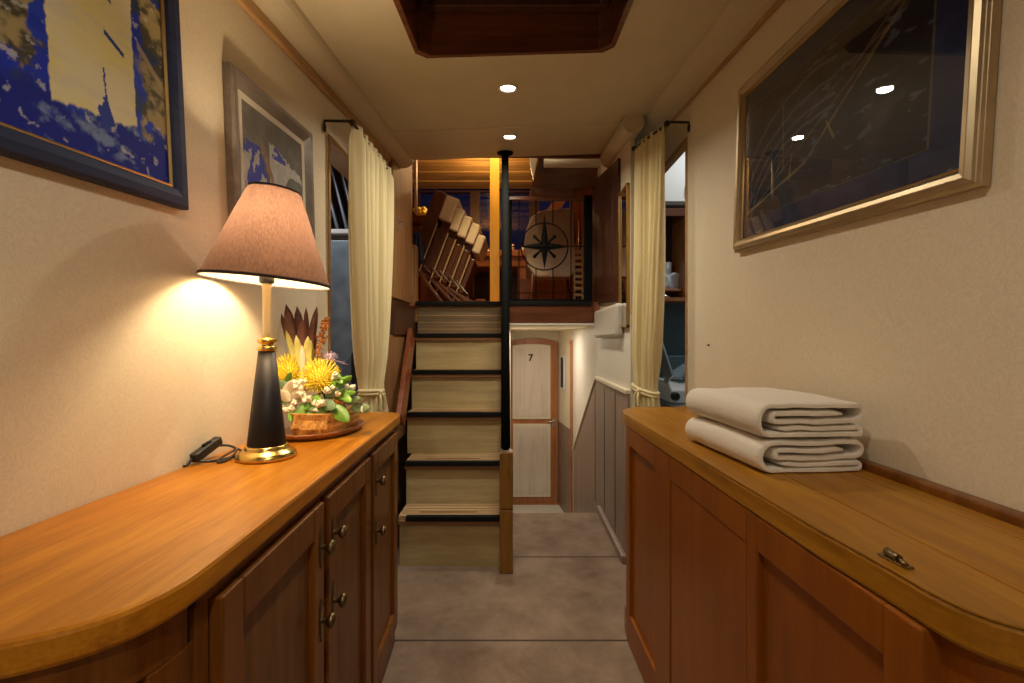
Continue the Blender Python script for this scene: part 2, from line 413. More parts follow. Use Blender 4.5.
# hatch well in dark varnished wood
def oct_(h, e=0): 
    a, b, c = hx + e, hc, 0
    return [(-a, hy0 + b - e), (-a + b, hy0 - e), (a - b, hy0 - e), (a, hy0 + b - e), (a, hy1 - b + e), (a - b, hy1 + e), (-a + b, hy1 + e), (-a, hy1 - b + e)]
hat = thing('ceiling_hatch', 'dark varnished wooden hatch well recessed in the ceiling above the corridor', 'ceiling hatch', (0, 1.2, 2.16))
bm = B()
I = oct_(0, -.006); O = oct_(0, .014)
def ring_(pts, dz): return [bm.verts.new((x, y, zc(x, y) + dz)) for x, y in pts]
a, b2, c2, d2 = ring_(I, -.006), ring_(O, -.006), ring_(O, .24), ring_(I, .24)
for i in range(8):
    j = (i + 1) % 8
    for p, q in ((a, b2), (b2, c2), (c2, d2), (d2, a)): bm.faces.new([p[i], p[j], q[j], q[i]])
obj('hatch_frame', bm, M['mahogX'], hat, bevel=.004)
bm = B(); A = ring_(I, .17) ; D = ring_(I, .20); bm.faces.new(A); bm.faces.new(D)
for i in range(8): bm.faces.new([A[i], A[(i + 1) % 8], D[(i + 1) % 8], D[i]])
obj('hatch_lid', bm, M['mahog'], hat)
bm = B()
for yy in (hy1 - .03,):
    beam(bm, (-hx + .02, yy, zc(0, yy) + .155), (hx - .02, yy, zc(0, yy) + .155), .035, .03)
for sx in (-1, 1): beam(bm, (sx * (hx - .03), hy0 + .04, zc(0, hy0) + .155), (sx * (hx - .03), hy1 - .04, zc(0, hy1) + .155), .03, .03)
obj('hatch_rail', bm, M['mahog'], hat, bevel=.004)

# coves: padded roll and timber strip along each wall
for nm, sx, xw, in_ in (('left', -1, XL, .095), ('right', 1, XR, .125)):
    bm = B()
    def crn(y, off):   # section points (x, z) at y
        zt = zc(xw, y)
        xs = []
        for t in range(7):
            a = PI / 2 * t / 6
            xs.append((xw - sx * (.02 + (in_ - .02) * math.sin(a)), zt - .052 * (1 - 0.0) * math.cos(a) + .002 - .0 ))
        return [(xw, zt + .03)] + [(xw, zt - .052)] + xs + [(xw - sx * in_, zt + .03)]
    secs = []
    for y in (YB, .5, 1.5, 2.2, YC):
        secs.append([bm.verts.new((x, y, z)) for x, z in crn(y, 0)])
    for s, t in zip(secs, secs[1:]):
        for i in range(len(s)):
            j = (i + 1) % len(s); bm.faces.new([s[i], s[j], t[j], t[i]])
    bm.faces.new(secs[0][::-1]); bm.faces.new(secs[-1])
    struct('trim_%d' % (4 if sx < 0 else 5), bm, M['cove'], bevel=.0)
    bm = B()
    dz = -.062 if sx < 0 else -.058
    beam(bm, (xw - sx * .010, YB, zc(xw, YB) + dz), (xw - sx * .010, 2.66 if sx < 0 else 2.36, zc(xw, 2.6) + dz - (0.0)), .020, .036)
    struct('trim_%d' % (6 if sx < 0 else 7), bm, M['trimwood'], bevel=.005)

# downlights
def downlight(x, y, label, watt, vis=True):
    z = zc(x, y)
    t = thing('ceiling_downlight', label, 'downlight', (x, y, z - .004))
    sl = Matrix.Rotation(math.atan(.102), 4, 'X')
    bm = B(); lathe(bm, [(.030, -.002), (.034, -.008), (.042, -.006), (.044, .001), (.030, .001)], (x, y, z), 32, mtx=sl); obj('ring', bm, M['ring'], t)
    bm = B(); lathe(bm, [(.0005, -.0035), (.029, -.0035), (.029, .0005), (.0005, .0005)], (x, y, z), 32, mtx=sl); obj('lens', bm, M['led'], t)
    L = bpy.data.lights.new('downlight_beam', 'AREA'); L.shape = 'DISK'; L.size = .05; L.energy = watt; L.color = (1, .90, .70); L.spread = R(150)
    o = bpy.data.objects.new('downlight_beam', L); C.objects.link(o); o.location = (x, y, z - .014); o.rotation_euler = (math.atan(.102), 0, 0)
    return t
downlight(-.03, 1.947, 'larger bright round downlight just beyond the wooden ceiling hatch', 7.5)
downlight(-.03, 2.546, 'small round downlight beyond the ceiling seam, nearest the stairs', 6)
downlight(0, .30, 'round downlight in the ceiling right above the camera side of the hatch', 4)
downlight(0, -.75, 'round downlight in the ceiling behind the camera', 5)

# ------------------------------------------------------------------ LEFT worktop + cabinet
HT = .88
Lout = [(-.744, .392), (-.62, .394), (-.54, .402), (-.481, .420), (-.43, .448), (-.400, .485), (-.386, .535), (-.3855, .602)]
Lc = [tuple(p)[:2] for p in catmull([(x, y, 0) for x, y in Lout], 5)]
far = [(-.4395, 1.72), (-.443, 1.755), (-.455, 1.785), (-.485, 1.805), (-.744, 1.806)]
def worktop(out, z0, z1, name, mat, label):
    bm = B(); prism(bm, out, 'Z', z0, z1)
    o = obj(name, bm, mat, bevel=.006)
    tag(o, label, 'worktop'); return o
worktop(Lc + far, HT - .036, HT, 'worktop', M['teak'], 'glossy orange teak worktop with rounded near corner, under the black cone lamp')
TH = math.atan(.0489)
def inset(poly, d, wallx):
    """shrink an outline inward by d except on the wall side"""
    n = len(poly); out = []
    for i, p in enumerate(poly):
        a = Vector(poly[i - 1]); b = Vector(poly[(i + 1) % n]); q = Vector(p)
        if abs(q.x - wallx) < .003:
            out.append((q.x, q.y + (d if q.y < 1 else -d))); continue
        e1 = (q - a).normalized(); e2 = (b - q).normalized(); e = (e1 + e2).normalized()
        nrm = Vector((-e.y, e.x))
        c = Vector((sum(v[0] for v in poly) / n, sum(v[1] for v in poly) / n))
        if (c - q).dot(nrm) < 0: nrm = -nrm
        out.append(tuple(q + nrm * d))
    return out
cab = thing('cabinet', 'orange brown wooden cabinet with three doors and brass knobs under the teak worktop', 'cabinet', (-.58, 1.1, 0))
bodyL = inset(Lc + far, .034, -.744)
bm = B(); prism(bm, bodyL, 'Z', .085, HT - .0365); obj('body', bm, M['cab'], cab, bevel=.003)
bm = B(); prism(bm, inset(Lc + far, .020, -.744), 'Z', 0, .085); obj('plinth', bm, M['cab'], cab, bevel=.006)
# stiles and doors are laid out along the slightly splayed front
PL = Matrix.Translation((-.4013, .6, 0)) @ Matrix.Rotation(TH, 4, 'Z')
def loc_box(bm, u0, u1, v0, v1, w0, w1, Mx, mat=0):
    """u along the front (+Y), v outwards, w up"""
    vs = box(bm, v0, v1, u0, u1, w0, w1, mat)
    for v in vs: v.co = Mx @ v.co
sm = B()
for u0, u1 in ((-.03, -.004), (.366, .384), (.734, .758), (1.106, 1.14)):
    loc_box(sm, u0, u1, -.02, .0, .085, HT - .037, PL)
loc_box(sm, -.03, 1.14, -.02, .0, .822, HT - .037, PL); loc_box(sm, -.03, 1.14, -.02, 0, .086, .10, PL)
obj('face_frame', sm, M['cab'], cab, bevel=.002)
def cab_door(parent, Mx, u0, u1, w0, w1, knob_u, nm='door', s=1, knobz=(.735, .583)):
    bm = B(); fw = .052; th = .016
    loc_box(bm, u0, u0 + fw, s * -.005, s * th, w0, w1, Mx); loc_box(bm, u1 - fw, u1, s * -.005, s * th, w0, w1, Mx)
    loc_box(bm, u0 + fw, u1 - fw, s * -.005, s * th, w1 - .062, w1, Mx); loc_box(bm, u0 + fw, u1 - fw, s * -.005, s * th, w0, w0 + .07, Mx)
    d = obj(nm, bm, M['cab'], parent, bevel=.003)
    bm = B(); loc_box(bm, u0 + fw - .003, u1 - fw + .003, s * -.006, s * .004, w0 + .067, w1 - .059, Mx)
    obj('panel', bm, M['cabp'], d)
    for kz in knobz:
        bm = B()
        # backplate: long lozenge
        pts = [(knob_u, kz - .044), (knob_u + .0045, kz - .030), (knob_u + .0065, kz), (knob_u + .0045, kz + .030), (knob_u, kz + .044), (knob_u - .0045, kz + .030), (knob_u - .0065, kz), (knob_u - .0045, kz - .030)]
        vs = prism(bm, [(p[0], p[1]) for p in pts], 'X', th, th + .0025)
        for v in vs: v.co = Mx @ v.co
        rot = Matrix.Rotation(PI / 2, 4, 'Y')
        mt = Mx.to_3x3().to_4x4() @ rot
        c = Mx @ Vector((th, knob_u, kz))
        lathe(bm, [(.0055, 0), (.0050, .010), (.007, .014), (.0125, .017), (.0150, .022), (.0135, .027), (.007, .0305), (.0005, .031)], c, 20, mtx=mt, caps=False)
        obj('knob', bm, M['brass_old'], d)
    return d
cab_door(cab, PL, .0, .362, .102, .822, .340)
cab_door(cab, PL, .388, .730, .102, .822, .414)
cab_door(cab, PL, .762, 1.103, .102, .822, .788)
# curved end panel of the near corner: stile and recessed field
bm = B()
for a, b_ in ((0, 5), (16, 22)):
    pass
cv = inset(Lc + far, .026, -.744)
seg = cv[2:34]
def strip(bm, pts, z0, z1, t=.012):
    n = len(pts); c = Vector((-.6, .8))
    top = []
    for p in pts:
        q = Vector(p); i = pts.index(p)
        a = Vector(pts[max(i - 1, 0)]); b = Vector(pts[min(i + 1, n - 1)])
        e = (b - a).normalized(); nr = Vector((e.y, -e.x))
        if (q - c).dot(nr) < 0: nr = -nr
        o = q + nr * (t / 2); k = q - nr * (t / 2)
        top.append([bm.verts.new((*o, z0)), bm.verts.new((*o, z1)), bm.verts.new((*k, z1)), bm.verts.new((*k, z0))])
    for s, u in zip(top, top[1:]):
        for i in range(4): bm.faces.new([s[i], s[(i + 1) % 4], u[(i + 1) % 4], u[i]])
    bm.faces.new(top[0]); bm.faces.new(top[-1][::-1])
strip(bm, cv[1:33], .785, HT - .037); strip(bm, cv[1:33], .085, .16); strip(bm, cv[27:36], .16, .785); strip(bm, cv[1:6], .16, .785)
obj('end_frame', bm, M['cab'], cab, bevel=.002)

# ------------------------------------------------------------------ RIGHT worktop + cabinet
Rn = [(.789, .392), (.68, .394), (.60, .400), (.545, .415), (.4975, .4447), (.476, .469), (.4655, .505), (.4625, .56), (.453, .676)]
Rc = [tuple(p)[:2] for p in catmull([(x, y, 0) for x, y in Rn], 5)]
rfar = [(.4265, 1.70), (.4255, 1.765), (.432, 1.83), (.452, 1.885), (.50, 1.935), (.58, 1.965), (.789, 1.975)]
Rall = Rc + rfar
wr = thing('worktop', 'honey oak worktop with lift-up lid and rounded corner, under the towels', 'worktop', (.62, 1.1, HT - .045))
bm = B(); prism(bm, Rall, 'Z', HT - .045, HT - .0018); obj('slab', bm, M['teak2'], wr, bevel=.006)
bm = B(); box(bm, .568, .716, .43, 1.90, HT - .003, HT); obj('lid', bm, M['teak2'], wr, bevel=.0012)
bm = B()
fr = [p for p in Rall if p[0] < .5655]
prism(bm, [(.5655, .4125)] + fr[0:] + [(.5655, 1.961)], 'Z', HT - .003, HT); obj('front_strip', bm, M['teak2'], wr, bevel=.0012)
bm = B(); box(bm, .7185, .762, .40, 1.97, HT - .003, HT); obj('back_strip', bm, M['teak2'], wr, bevel=.0012)
bm = B(); prism(bm, [(.765, HT - .003), (.789, HT - .003), (.789, HT + .016), (.768, HT + .016), (.765, HT + .012)], 'Y', .40, 1.97); obj('backsplash', bm, M['cab'], wr, bevel=.003)
# worn brass catch
ct = thing('lid_catch', 'small dark metal catch lying on the near edge of the right worktop', 'catch', (.478, .575, HT))
bm = B(); vs = box(bm, -.006, .006, -.020, .020, 0, .003); 
for v in vs: v.co = Matrix.Translation((.483, .578, HT)) @ Matrix.Rotation(R(8), 4, 'Z') @ v.co
obj('plate', bm, M['brass_old'], ct, bevel=.001)
bm = B(); tube(bm, [(.481, .570, HT + .0075), (.484, .592, HT + .0075)], .0052, 12); obj('barrel', bm, M['brass_old'], ct)
bm = B(); tube(bm, [(.480, .558, HT + .0055), (.481, .570, HT + .0075)], .003, 8); obj('pin', bm, M['brass_old'], ct)

cbr = thing('cabinet', 'reddish brown wooden cabinet with recessed panels and no handles, right of the corridor', 'cabinet', (.62, 1.1, 0))
TR = math.atan(.0255)
PR = Matrix.Translation((.4725, .52, 0)) @ Matrix.Rotation(TR, 4, 'Z')   # v axis: -x is outwards here
bm = B(); prism(bm, inset(Rall, .034, .789), 'Z', .0, HT - .0455); obj('body', bm, M['cab2'], cbr, bevel=.003)
bm = B(); prism(bm, inset(Rall, .008, .789), 'Z', 0, .105); obj('skirting', bm, M['cab2'], cbr, bevel=.008)
bm = B()
def fb(u0, u1, w0, w1, v0=-.013, v1=.014): loc_box(bm, u0, u1, v0, v1, w0, w1, PR)
# u = Y - .52
for u0, u1 in ((-.005, .048), (.330, .365), (.775, .90), (1.19, 1.235)): fb(u0, u1, .105, HT - .046)
for u0, u1 in ((.048, .330), (.365, .775), (.90, 1.19)):
    fb(u0, u1, .768, HT - .046); fb(u0, u1, .105, .13)
obj('face_frame', bm, M['cab2'], cbr, bevel=.003)
for u0, u1, v in ((.048, .330, -.002), (.369, .772, -.010), (.90, 1.19, -.002)):
    bm = B(); loc_box(bm, u0 + .001, u1 - .001, v, .012, .131, .767, PR); obj('panel', bm, M['cab2'], cbr, bevel=.002)
cvr = inset(Rall, .024, .789)
bm = B(); seg = cvr[2:38]
def strip2(bm, pts, z0, z1, t=.012):
    c = Vector((.65, .8)); n = len(pts); top = []
    for i, p in enumerate(pts):
        q = Vector(p); a = Vector(pts[max(i - 1, 0)]); b = Vector(pts[min(i + 1, n - 1)])
        e = (b - a).normalized(); nr = Vector((e.y, -e.x))
        if (q - c).dot(nr) < 0: nr = -nr
        o = q + nr * (t / 2); k = q - nr * (t / 2)
        top.append([bm.verts.new((*o, z0)), bm.verts.new((*o, z1)), bm.verts.new((*k, z1)), bm.verts.new((*k, z0))])
    for s, u in zip(top, top[1:]):
        for i in range(4): bm.faces.new([s[i], s[(i + 1) % 4], u[(i + 1) % 4], u[i]])
    bm.faces.new(top[0]); bm.faces.new(top[-1][::-1])
strip2(bm, cvr[1:34], .768, HT - .046); obj('end_rail', bm, M['cab2'], cbr, bevel=.002); bm = B(); strip2(bm, cvr[1:34], .105, .16)
obj('end_rail', bm, M['cab2'], cbr, bevel=.002)

# ------------------------------------------------------------------ framed pictures
def frame_on_wall(name, label, side, yc, zcn, w, h, prof, mat, roll, lipmat=None, lip=.008, liner=None, art=None, artmat=None, glassm=None, depth=.03, nx=160, ny=130):
    """picture plane coordinates: s runs along +Y, t up; wall side -1 left, +1 right. prof: list of (inset, depth)"""
    xw = XL + .001 if side < 0 else XR - .001
    n = 1 if side < 0 else -1
    T = Matrix.Translation((xw, yc, zcn)) @ Matrix.Rotation(roll, 4, 'X')
    root = thing(name, label, 'picture', (xw, yc, zcn - h / 2))
    def V(s, t, d): return T @ Vector((n * d, s, t))
    def ring(bm, pr, mi=0):
        rings = []
        for ins, d in pr:
            a, b = w / 2 - ins, h / 2 - ins
            rings.append([bm.verts.new(V(*p, d)) for p in ((-a, -b), (a, -b), (a, b), (-a, b))])
        for r0, r1 in zip(rings, rings[1:] + rings[:1]):
            for i in range(4): bm.faces.new([r0[i], r0[(i + 1) % 4], r1[(i + 1) % 4], r1[i]]).material_index = mi
    bm = B(); ring(bm, prof); obj('frame', bm, mat, root, bevel=.0012)
    fi = prof[-1][0]
    if lipmat:
        bm = B(); ring(bm, [(fi - .002, .004), (fi - .002, depth * .62), (fi + lip * .5, depth * .70), (fi + lip, depth * .5), (fi + lip, .004)]); obj('inner_lip', bm, lipmat, root)
        fi += lip
    if liner:
        bm = B(); ring(bm, [(fi - .002, .004), (fi - .002, .013), (fi + liner[0], .011), (fi + liner[0], .004)]); obj('mount', bm, liner[1], root)
        fi += liner[0]
    a, b = w / 2 - fi + .003, h / 2 - fi + .003
    bm = B(); g = {}
    lay = bm.loops.layers.float_color.new('Col') if False else None
    for i in range(nx + 1):
        for j in range(ny + 1):
            g[i, j] = bm.verts.new(V(-a + 2 * a * i / nx, -b + 2 * b * j / ny, .009))
    for i in range(nx):
        for j in range(ny): bm.faces.new([g[i, j], g[i + 1, j], g[i + 1, j + 1], g[i, j + 1]])
    # back board gives it thickness
    vs = [bm.verts.new(V(s, t, .004)) for s, t in ((-a, -b), (a, -b), (a, b), (-a, b))]
    bm.faces.new(vs)
    for e in ((0, 0, nx, 0, 0, 1), (nx, 0, nx, ny, 1, 2), (nx, ny, 0, ny, 2, 3), (0, ny, 0, 0, 3, 0)):
        bm.faces.new([g[e[0], e[1]], g[e[2], e[3]], vs[e[5]], vs[e[4]]])
    cols = []
    for i in range(nx + 1):
        for j in range(ny + 1): cols.append(art(-a + 2 * a * i / nx, -b + 2 * b * j / ny, a, b))
    cols += [(.02, .02, .02)] * 4
    o = obj('artwork', bm, artmat, root)
    ca = o.data.color_attributes.new('Col', 'FLOAT_COLOR', 'POINT')
    ca.data.foreach_set('color', [c for col in cols for c in (*col, 1.0)])
    if glassm:
        bm = B(); v = [V(s, t, d) for d in (.0115, .0135) for s, t in ((-a, -b), (a, -b), (a, b), (-a, b))]
        hexa(bm, v); obj('glass', bm, glassm, root)
    return root
def fb3(s, t, f, seed=0): return noise.fractal(Vector((s * f, t * f, seed * 7.3)), 1.0, 2.0, 5)
def sm(a, b, x):
    x = min(1, max(0, (x - a) / (b - a))); return x * x * (3 - 2 * x)
def mixc(c, d, k): return tuple(a + (b - a) * k for a, b in zip(c, d))

# large left painting: world coords of centre
LYC, LZC, LW, LH, LROLL = .615, 1.736, .76, .62, R(3.9)
def art_big(s, t, a, b):
    # s from centre along Y, t from centre up (picture frame of reference)
    y = .654 + s - .008; z = LZC + t
    blue = (.014, .04, .52); blue2 = (.03, .05, .12)
    n1 = fb3(s, t, 9, 1); n2 = fb3(s * .5, t, 30, 2); n3 = fb3(s, t, 60, 3)
    col = mixc(blue, (.02, .06, .55), sm(-.1, .5, n2))
    col = mixc(col, blue2, sm(.1, .5, n1))
    # bronze fields left and right
    br = mixc((.07, .065, .045), (.38, .31, .15), sm(-.3, .4, n2 + .5 * n3))
    edge = .02 * fb3(s, t, 22, 5)
    kl = sm(.015, .0, (y - .712) + edge * 1.6) * sm(-.004, .012, (t + .165) + edge * 2)
    hole = sm(.22, .32, fb3(s, t, 13, 9))
    col = mixc(col, br, kl * (1 - hole))
    kr = sm(0, .012, (y - .918) + edge * .8) * sm(0, .02, (t + .19) - (y - .92) * -.25 + edge * 2)
    hole = sm(.25, .35, fb3(s, t, 16, 11))
    col = mixc(col, br, kr * (1 - hole))
    # diagonal pale strokes in the right field
    dd = (t + .03) + (y - .93) * .9
    if abs(dd) < .008 and y > .915: col = mixc(col, (.45, .36, .2), .8)
    # lower blue scumble
    lo = sm(.015, -.02, t + .185 + edge * 2.5)
    lb = mixc((.01, .02, .30), (.20, .28, .52), sm(.2, .9, n2 + .5 * n3))
    col = mixc(col, lb, lo)
    # yellow upright
    bot = -.195 + .018 * fb3(s, 0, 25, 12) + (y - .74) * .03
    ky = sm(0, .002, y - .738 + .003 * n3) * sm(0, .002, .905 - y + .003 * n3) * sm(0, .006, t - bot)
    yl = mixc((.80, .75, .52), (.80, .72, .32), sm(-.2, .6, fb3(s, t, 8, 20)))
    yl = mixc(yl, (.82, .58, .06), sm(.05, .22, t - .02 - .35 * abs(y - .80)) * .8)
    yl = mixc(yl, (.66, .63, .52), sm(0, .5, fb3(s * .4, t * 2, 20, 21)) * .4)
    col = mixc(col, yl, ky)
    # blue spire
    w = .002 + .016 * sm(.08, .0, t + .20) ** 2
    if -.21 < t < -.10 and abs(y - .838 + .004 * n3) < w * (1 + .5 * n3): col = (.03, .06, .38)
    if abs((t + .045) + (y - .862) * .55) < .0045 and abs(y - .862) < .02: col = (.03, .06, .33)
    if abs((t - .04) + (y - .83) * .5) < .003 and abs(y - .83) < .03: col = (.12, .10, .15)
    if ky < .2: col = mixc(col, (.55, .55, .6), .7 * sm(.55, .75, fb3(s, t, 55, 31)))
    return col
frame_on_wall('framed_painting', 'large abstract blue and yellow painting in a dark blue frame, nearest on the left wall', -1, LYC, LZC, LW, LH,
    [(0, .001), (0, .016), (.006, .021), (.022, .022), (.036, .019), (.040, .015), (.040, .001)], M['blueframe'], LROLL, M['goldlip'],   .006, None, art_big, vcol('abstract_paint', .5), None, .022, 400, 330)

# small left painting
SW, SH = .465, .46
SYC, SZC, SROLL = 1.400, 1.655, R(3.6)
def art_small(s, t, a, b):
    u = (s + a) / (2 * a); v = (t + b) / (2 * b)
    n1 = fb3(s, t, 12, 41); n2 = fb3(s, t, 40, 42)
    col = mixc((.12, .105, .085), (.17, .155, .13), sm(-.4, .4, n1))
    white = mixc((.42, .40, .37), (.50, .48, .46), sm(-.3, .3, n2)); blue = (.04, .05, .38)
    # upper right pale fan
    r = math.hypot((u - .86) * 1.0, (v - .42) * 1.0)
    if .20 < r + .03 * n1 < .62 and u > .40 and v > .42 - .1 * (u - .5) and v < .93 - .28 * u + .04 * n2:
        col = white
        if u < .68 and v > .68 and n1 + n2 > .0: col = blue
        if abs(v - .50 + .02 * n2) < .012 and .7 < u < .92: col = blue
    # left mass: white and blue drapery
    top = .66 - 1.1 * max(0, u - .25) + .12 * n1 + .05 * n2
    if u < .44 and v < top:
        st = fb3(s * 2.2, t * .8, 18, 44)
        col = white if st > -.02 else blue
        if v > top - .06: col = blue
    # brown arm
    d = abs((v - .58) + (u - .38) * 1.5)
    if d < .055 and .28 < u < .46 and v > .40: col = (.28, .14, .08) if n2 > -.2 else (.34, .2, .12)
    if u > .34 and u < .44 and .36 < v < .44 and n2 > 0: col = (.20, .09, .04)
    return col
frame_on_wall('framed_painting', 'smaller grey, white and blue painting in a silver frame, behind the lamp shade', -1, SYC, SZC, SW, SH,
    [(0, .001), (0, .020), (.004, .026), (.016, .024), (.034, .016), (.044, .012), (.044, .001)], M['silver'], SROLL, M['plastic'], .003, (.014, M['mat']), art_small, vcol('figure_paint', .5), None, .016, 230, 220)

# right picture: dark chart under glass
RW, RH, RROLL = .850, .560, R(3.6)
RYC, RZC = 1.160, 1.724
def art_dark(s, t, a, b):
    u = (s + a) / (2 * a); v = (t + b) / (2 * b)      # u grows away from the camera
    navy = (.012, .020, .065); dark = (.014, .015, .022)
    border = .075
    if s < -a + border or s > a - border * .35 or t < -b + border * .8 or t > b - border * .8:
        c = mixc(navy, (.02, .03, .085), sm(-.3, .3, fb3(s, t, 20, 51)))
        ins = -a + border - .003 < s < a - border * .35 + .003 and -b + border * .8 - .003 < t < b - border * .8 + .003
        if ins: c = (.10, .085, .06)
        return c
    n1 = fb3(s, t, 7, 52); n2 = fb3(s * .6, t * 2, 22, 53)
    c = mixc(dark, (.045, .048, .058), sm(0, .6, n1 + .4 * n2))
    # faint sweeping arcs
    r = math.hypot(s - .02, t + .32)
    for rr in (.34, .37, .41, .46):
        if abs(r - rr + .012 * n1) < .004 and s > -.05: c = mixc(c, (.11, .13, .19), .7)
    # gold line drawing: long diagonal hull line and masts
    for k, (s0, t0, s1, t1, w, col) in enumerate((
        (.40, -.17, .06, -.085, .0035, (.36, .28, .12)), (.06, -.085, -.30, .175, .0030, (.34, .24, .12)),
        (.30, -.14, -.30, .150, .0020, (.26, .20, .10)), (-.10, .07, -.33, .21, .0025, (.24, .12, .08)),
        (.16, -.07, .17, .12, .0025, (.26, .22, .08)), (.16, .02, .19, -.07, .002, (.28, .18, .08)),
        (.22, -.09, .10, .0, .0018, (.26, .15, .08)), (.13, -.11, .12, -.04, .003, (.34, .30, .08)),
        (-.05, -.06, -.02, -.01, .003, (.32, .28, .10)), (.36, -.13, .18, -.03, .002, (.25, .14, .08)),
        (.06, .03, -.20, .11, .002, (.22, .12, .09)), (.34, -.15, .33, -.02, .002, (.3, .26, .08)))):
        dx, dy = s1 - s0, t1 - t0; L = dx * dx + dy * dy
        q = max(0, min(1, ((s - s0) * dx + (t - t0) * dy) / L))
        d = math.hypot(s - s0 - q * dx, t - t0 - q * dy) + .0025 * n2
        if d < w: c = mixc(c, col, .5)
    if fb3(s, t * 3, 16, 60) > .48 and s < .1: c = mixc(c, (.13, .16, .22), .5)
    return c
frame_on_wall('framed_picture', 'large dark glazed picture in a champagne gold frame on the right wall above the towels', 1, RYC, RZC, RW, RH,
    [(0, .001), (0, .017), (.008, .019), (.010, .025), (.018, .031), (.028, .029), (.036, .021), (.038, .014), (.038, .001)], M['champagne'], -RROLL if False else RROLL, M['goldframe'], .005, None, art_dark, vcol('dark_chart_paint', .45), M['glass'], .022, 330, 220)

# little hook hole on right wall
bm = B(); p = P(709, 345, 1.853)
ball(bm, (XR - .001, p.y, p.z), (.004, .006, .004)); tube(bm, [(XR - .001, p.y, p.z), (XR - .010, p.y, p.z - .001)], .0015, 8)
tag(obj('wall_hook', bm, M['iron']), 'tiny black hook stuck in the right wall above the towels', 'hook')

# ------------------------------------------------------------------ lamp
LX, LY = -.600, 1.10
lamp = thing('table_lamp', 'table lamp with black cone body, brass base and dark fabric shade', 'lamp', (LX, LY, HT))
bm = B(); lathe(bm, [(.001, 0), (.064, 0), (.0665, .004), (.066, .009), (.060, .016), (.050, .021), (.047, .024), (.048, .029), (.044, .032), (.001, .032)], (LX, LY, HT), 48, caps=False); obj('base', bm, M['brass'], lamp)
bm = B(); lathe(bm, [(.001, .031), (.042, .031), (.0425, .034), (.0185, .258), (.001, .259)], (LX, LY, HT), 48, caps=False); obj('body', bm, M['lampblack'], lamp)
bm = B(); lathe(bm, [(.016, .256), (.0205, .258), (.0215, .265), (.016, .270), (.0135, .273), (.020, .277), (.0215, .283), (.013, .289), (.009, .291)], (LX, LY, HT), 36); obj('collar', bm, M['brass'], lamp)
bm = B(); lathe(bm, [(.0095, .289), (.0088, .300), (.0095, .405), (.011, .412), (.0105, .425)], (LX, LY, HT), 24); obj('stem', bm, M['creampaint'], lamp)
bm = B(); lathe(bm, [(.014, .420), (.017, .424), (.017, .448), (.012, .452)], (LX, LY, HT), 24); obj('socket', bm, M['plastic'], lamp)
bm = B(); ball(bm, (LX, LY, HT + .550), (.024, .024, .034), 16, 12); tube(bm, [(LX, LY, HT + .450), (LX, LY, HT + .530)], .011, 12); obj('bulb', bm, M['bulb'], lamp)
zs0, zs1, rs0, rs1 = 1.303, 1.526, .141, .057
M['shade'] = cloth('lamp_shade_fabric', (.045, .026, .023), (.13, .074, .056), tw=.22, weave=1, bump=.3, lo=.78, hi=1.2)
M['shade_in'] = cloth('lamp_shade_lining', (.80, .70, .58), (.95, .80, .62), tw=.5)
# shade = outer fabric with a pale lining bonded inside
m = M['shade']; nt = m.node_tree; out = nt.nodes['Material Output']; src = out.inputs['Surface'].links[0].from_socket
geo = N(nt, 'ShaderNodeNewGeometry'); wd = N(nt, 'ShaderNodeBsdfDiffuse'); wd.inputs[0].default_value = (.78, .66, .52, 1)
wt = N(nt, 'ShaderNodeBsdfTranslucent'); wt.inputs[0].default_value = (.11, .07, .056, 1)
m1 = N(nt, 'ShaderNodeMixShader'); m1.inputs[0].default_value = .30
nt.links.new(wd.outputs[0], m1.inputs[1]); nt.links.new(wt.outputs[0], m1.inputs[2])
m2 = N(nt, 'ShaderNodeMixShader'); nt.links.new(geo.outputs['Backfacing'], m2.inputs[0]); nt.links.new(src, m2.inputs[1]); nt.links.new(m1.outputs[0], m2.inputs[2]); nt.links.new(m2.outputs[0], out.inputs['Surface'])
bm = B(); lathe(bm, [(rs0 + (rs1 - rs0) * i / 10, zs0 + (zs1 - zs0) * i / 10) for i in range(11)], (LX, LY, 0), 72, caps=False)
TS = Matrix.Translation((LX + .002, LY, zs0)) @ Matrix.Rotation(R(4.5), 4, 'Y') @ Matrix.Translation((-LX, -LY, -zs0))
for v in bm.verts: v.co = TS @ v.co
sh = obj('lamp_shade', bm, M['shade'], lamp, recalc=False)
if True:
    # make sure normals point outwards
    me = sh.data
    p = me.polygons[0]
    if p.normal.dot(Vector((p.center.x, p.center.y, 0))) < 0:
        me.flip_normals()
M['shade_trim'] = plain('shade_trim', (.03, .018, .018), rough=.9)
for rr, zz, w in ((rs0 + .0003, zs0 + .003, .0035), (rs1 + .0003, zs1 - .003, .0035)):
    bm = B(); for_r = [(rr - .001, zz - w), (rr + .001, zz - w), (rr + .0002, zz + w), (rr - .0016, zz + w), (rr - .001, zz - w)]
    lathe(bm, for_r, (LX, LY, 0), 72, caps=False)
    for v in bm.verts: v.co = TS @ v.co
    obj('shade_trim', bm, M['shade_trim'], sh)
bm = B()
for k in range(3):
    a = 2 * PI * k / 3 + .3
    tube(bm, [(LX + .012 * math.cos(a), LY + .012 * math.sin(a), HT + .450), (LX + .05 * math.cos(a), LY + .05 * math.sin(a), HT + .56), TS @ Vector((LX + (rs1 + .002) * math.cos(a), LY + (rs1 + .002) * math.sin(a), zs1 - .008))], .0012, 6)
obj('shade_carrier', bm, M['brass'], lamp)
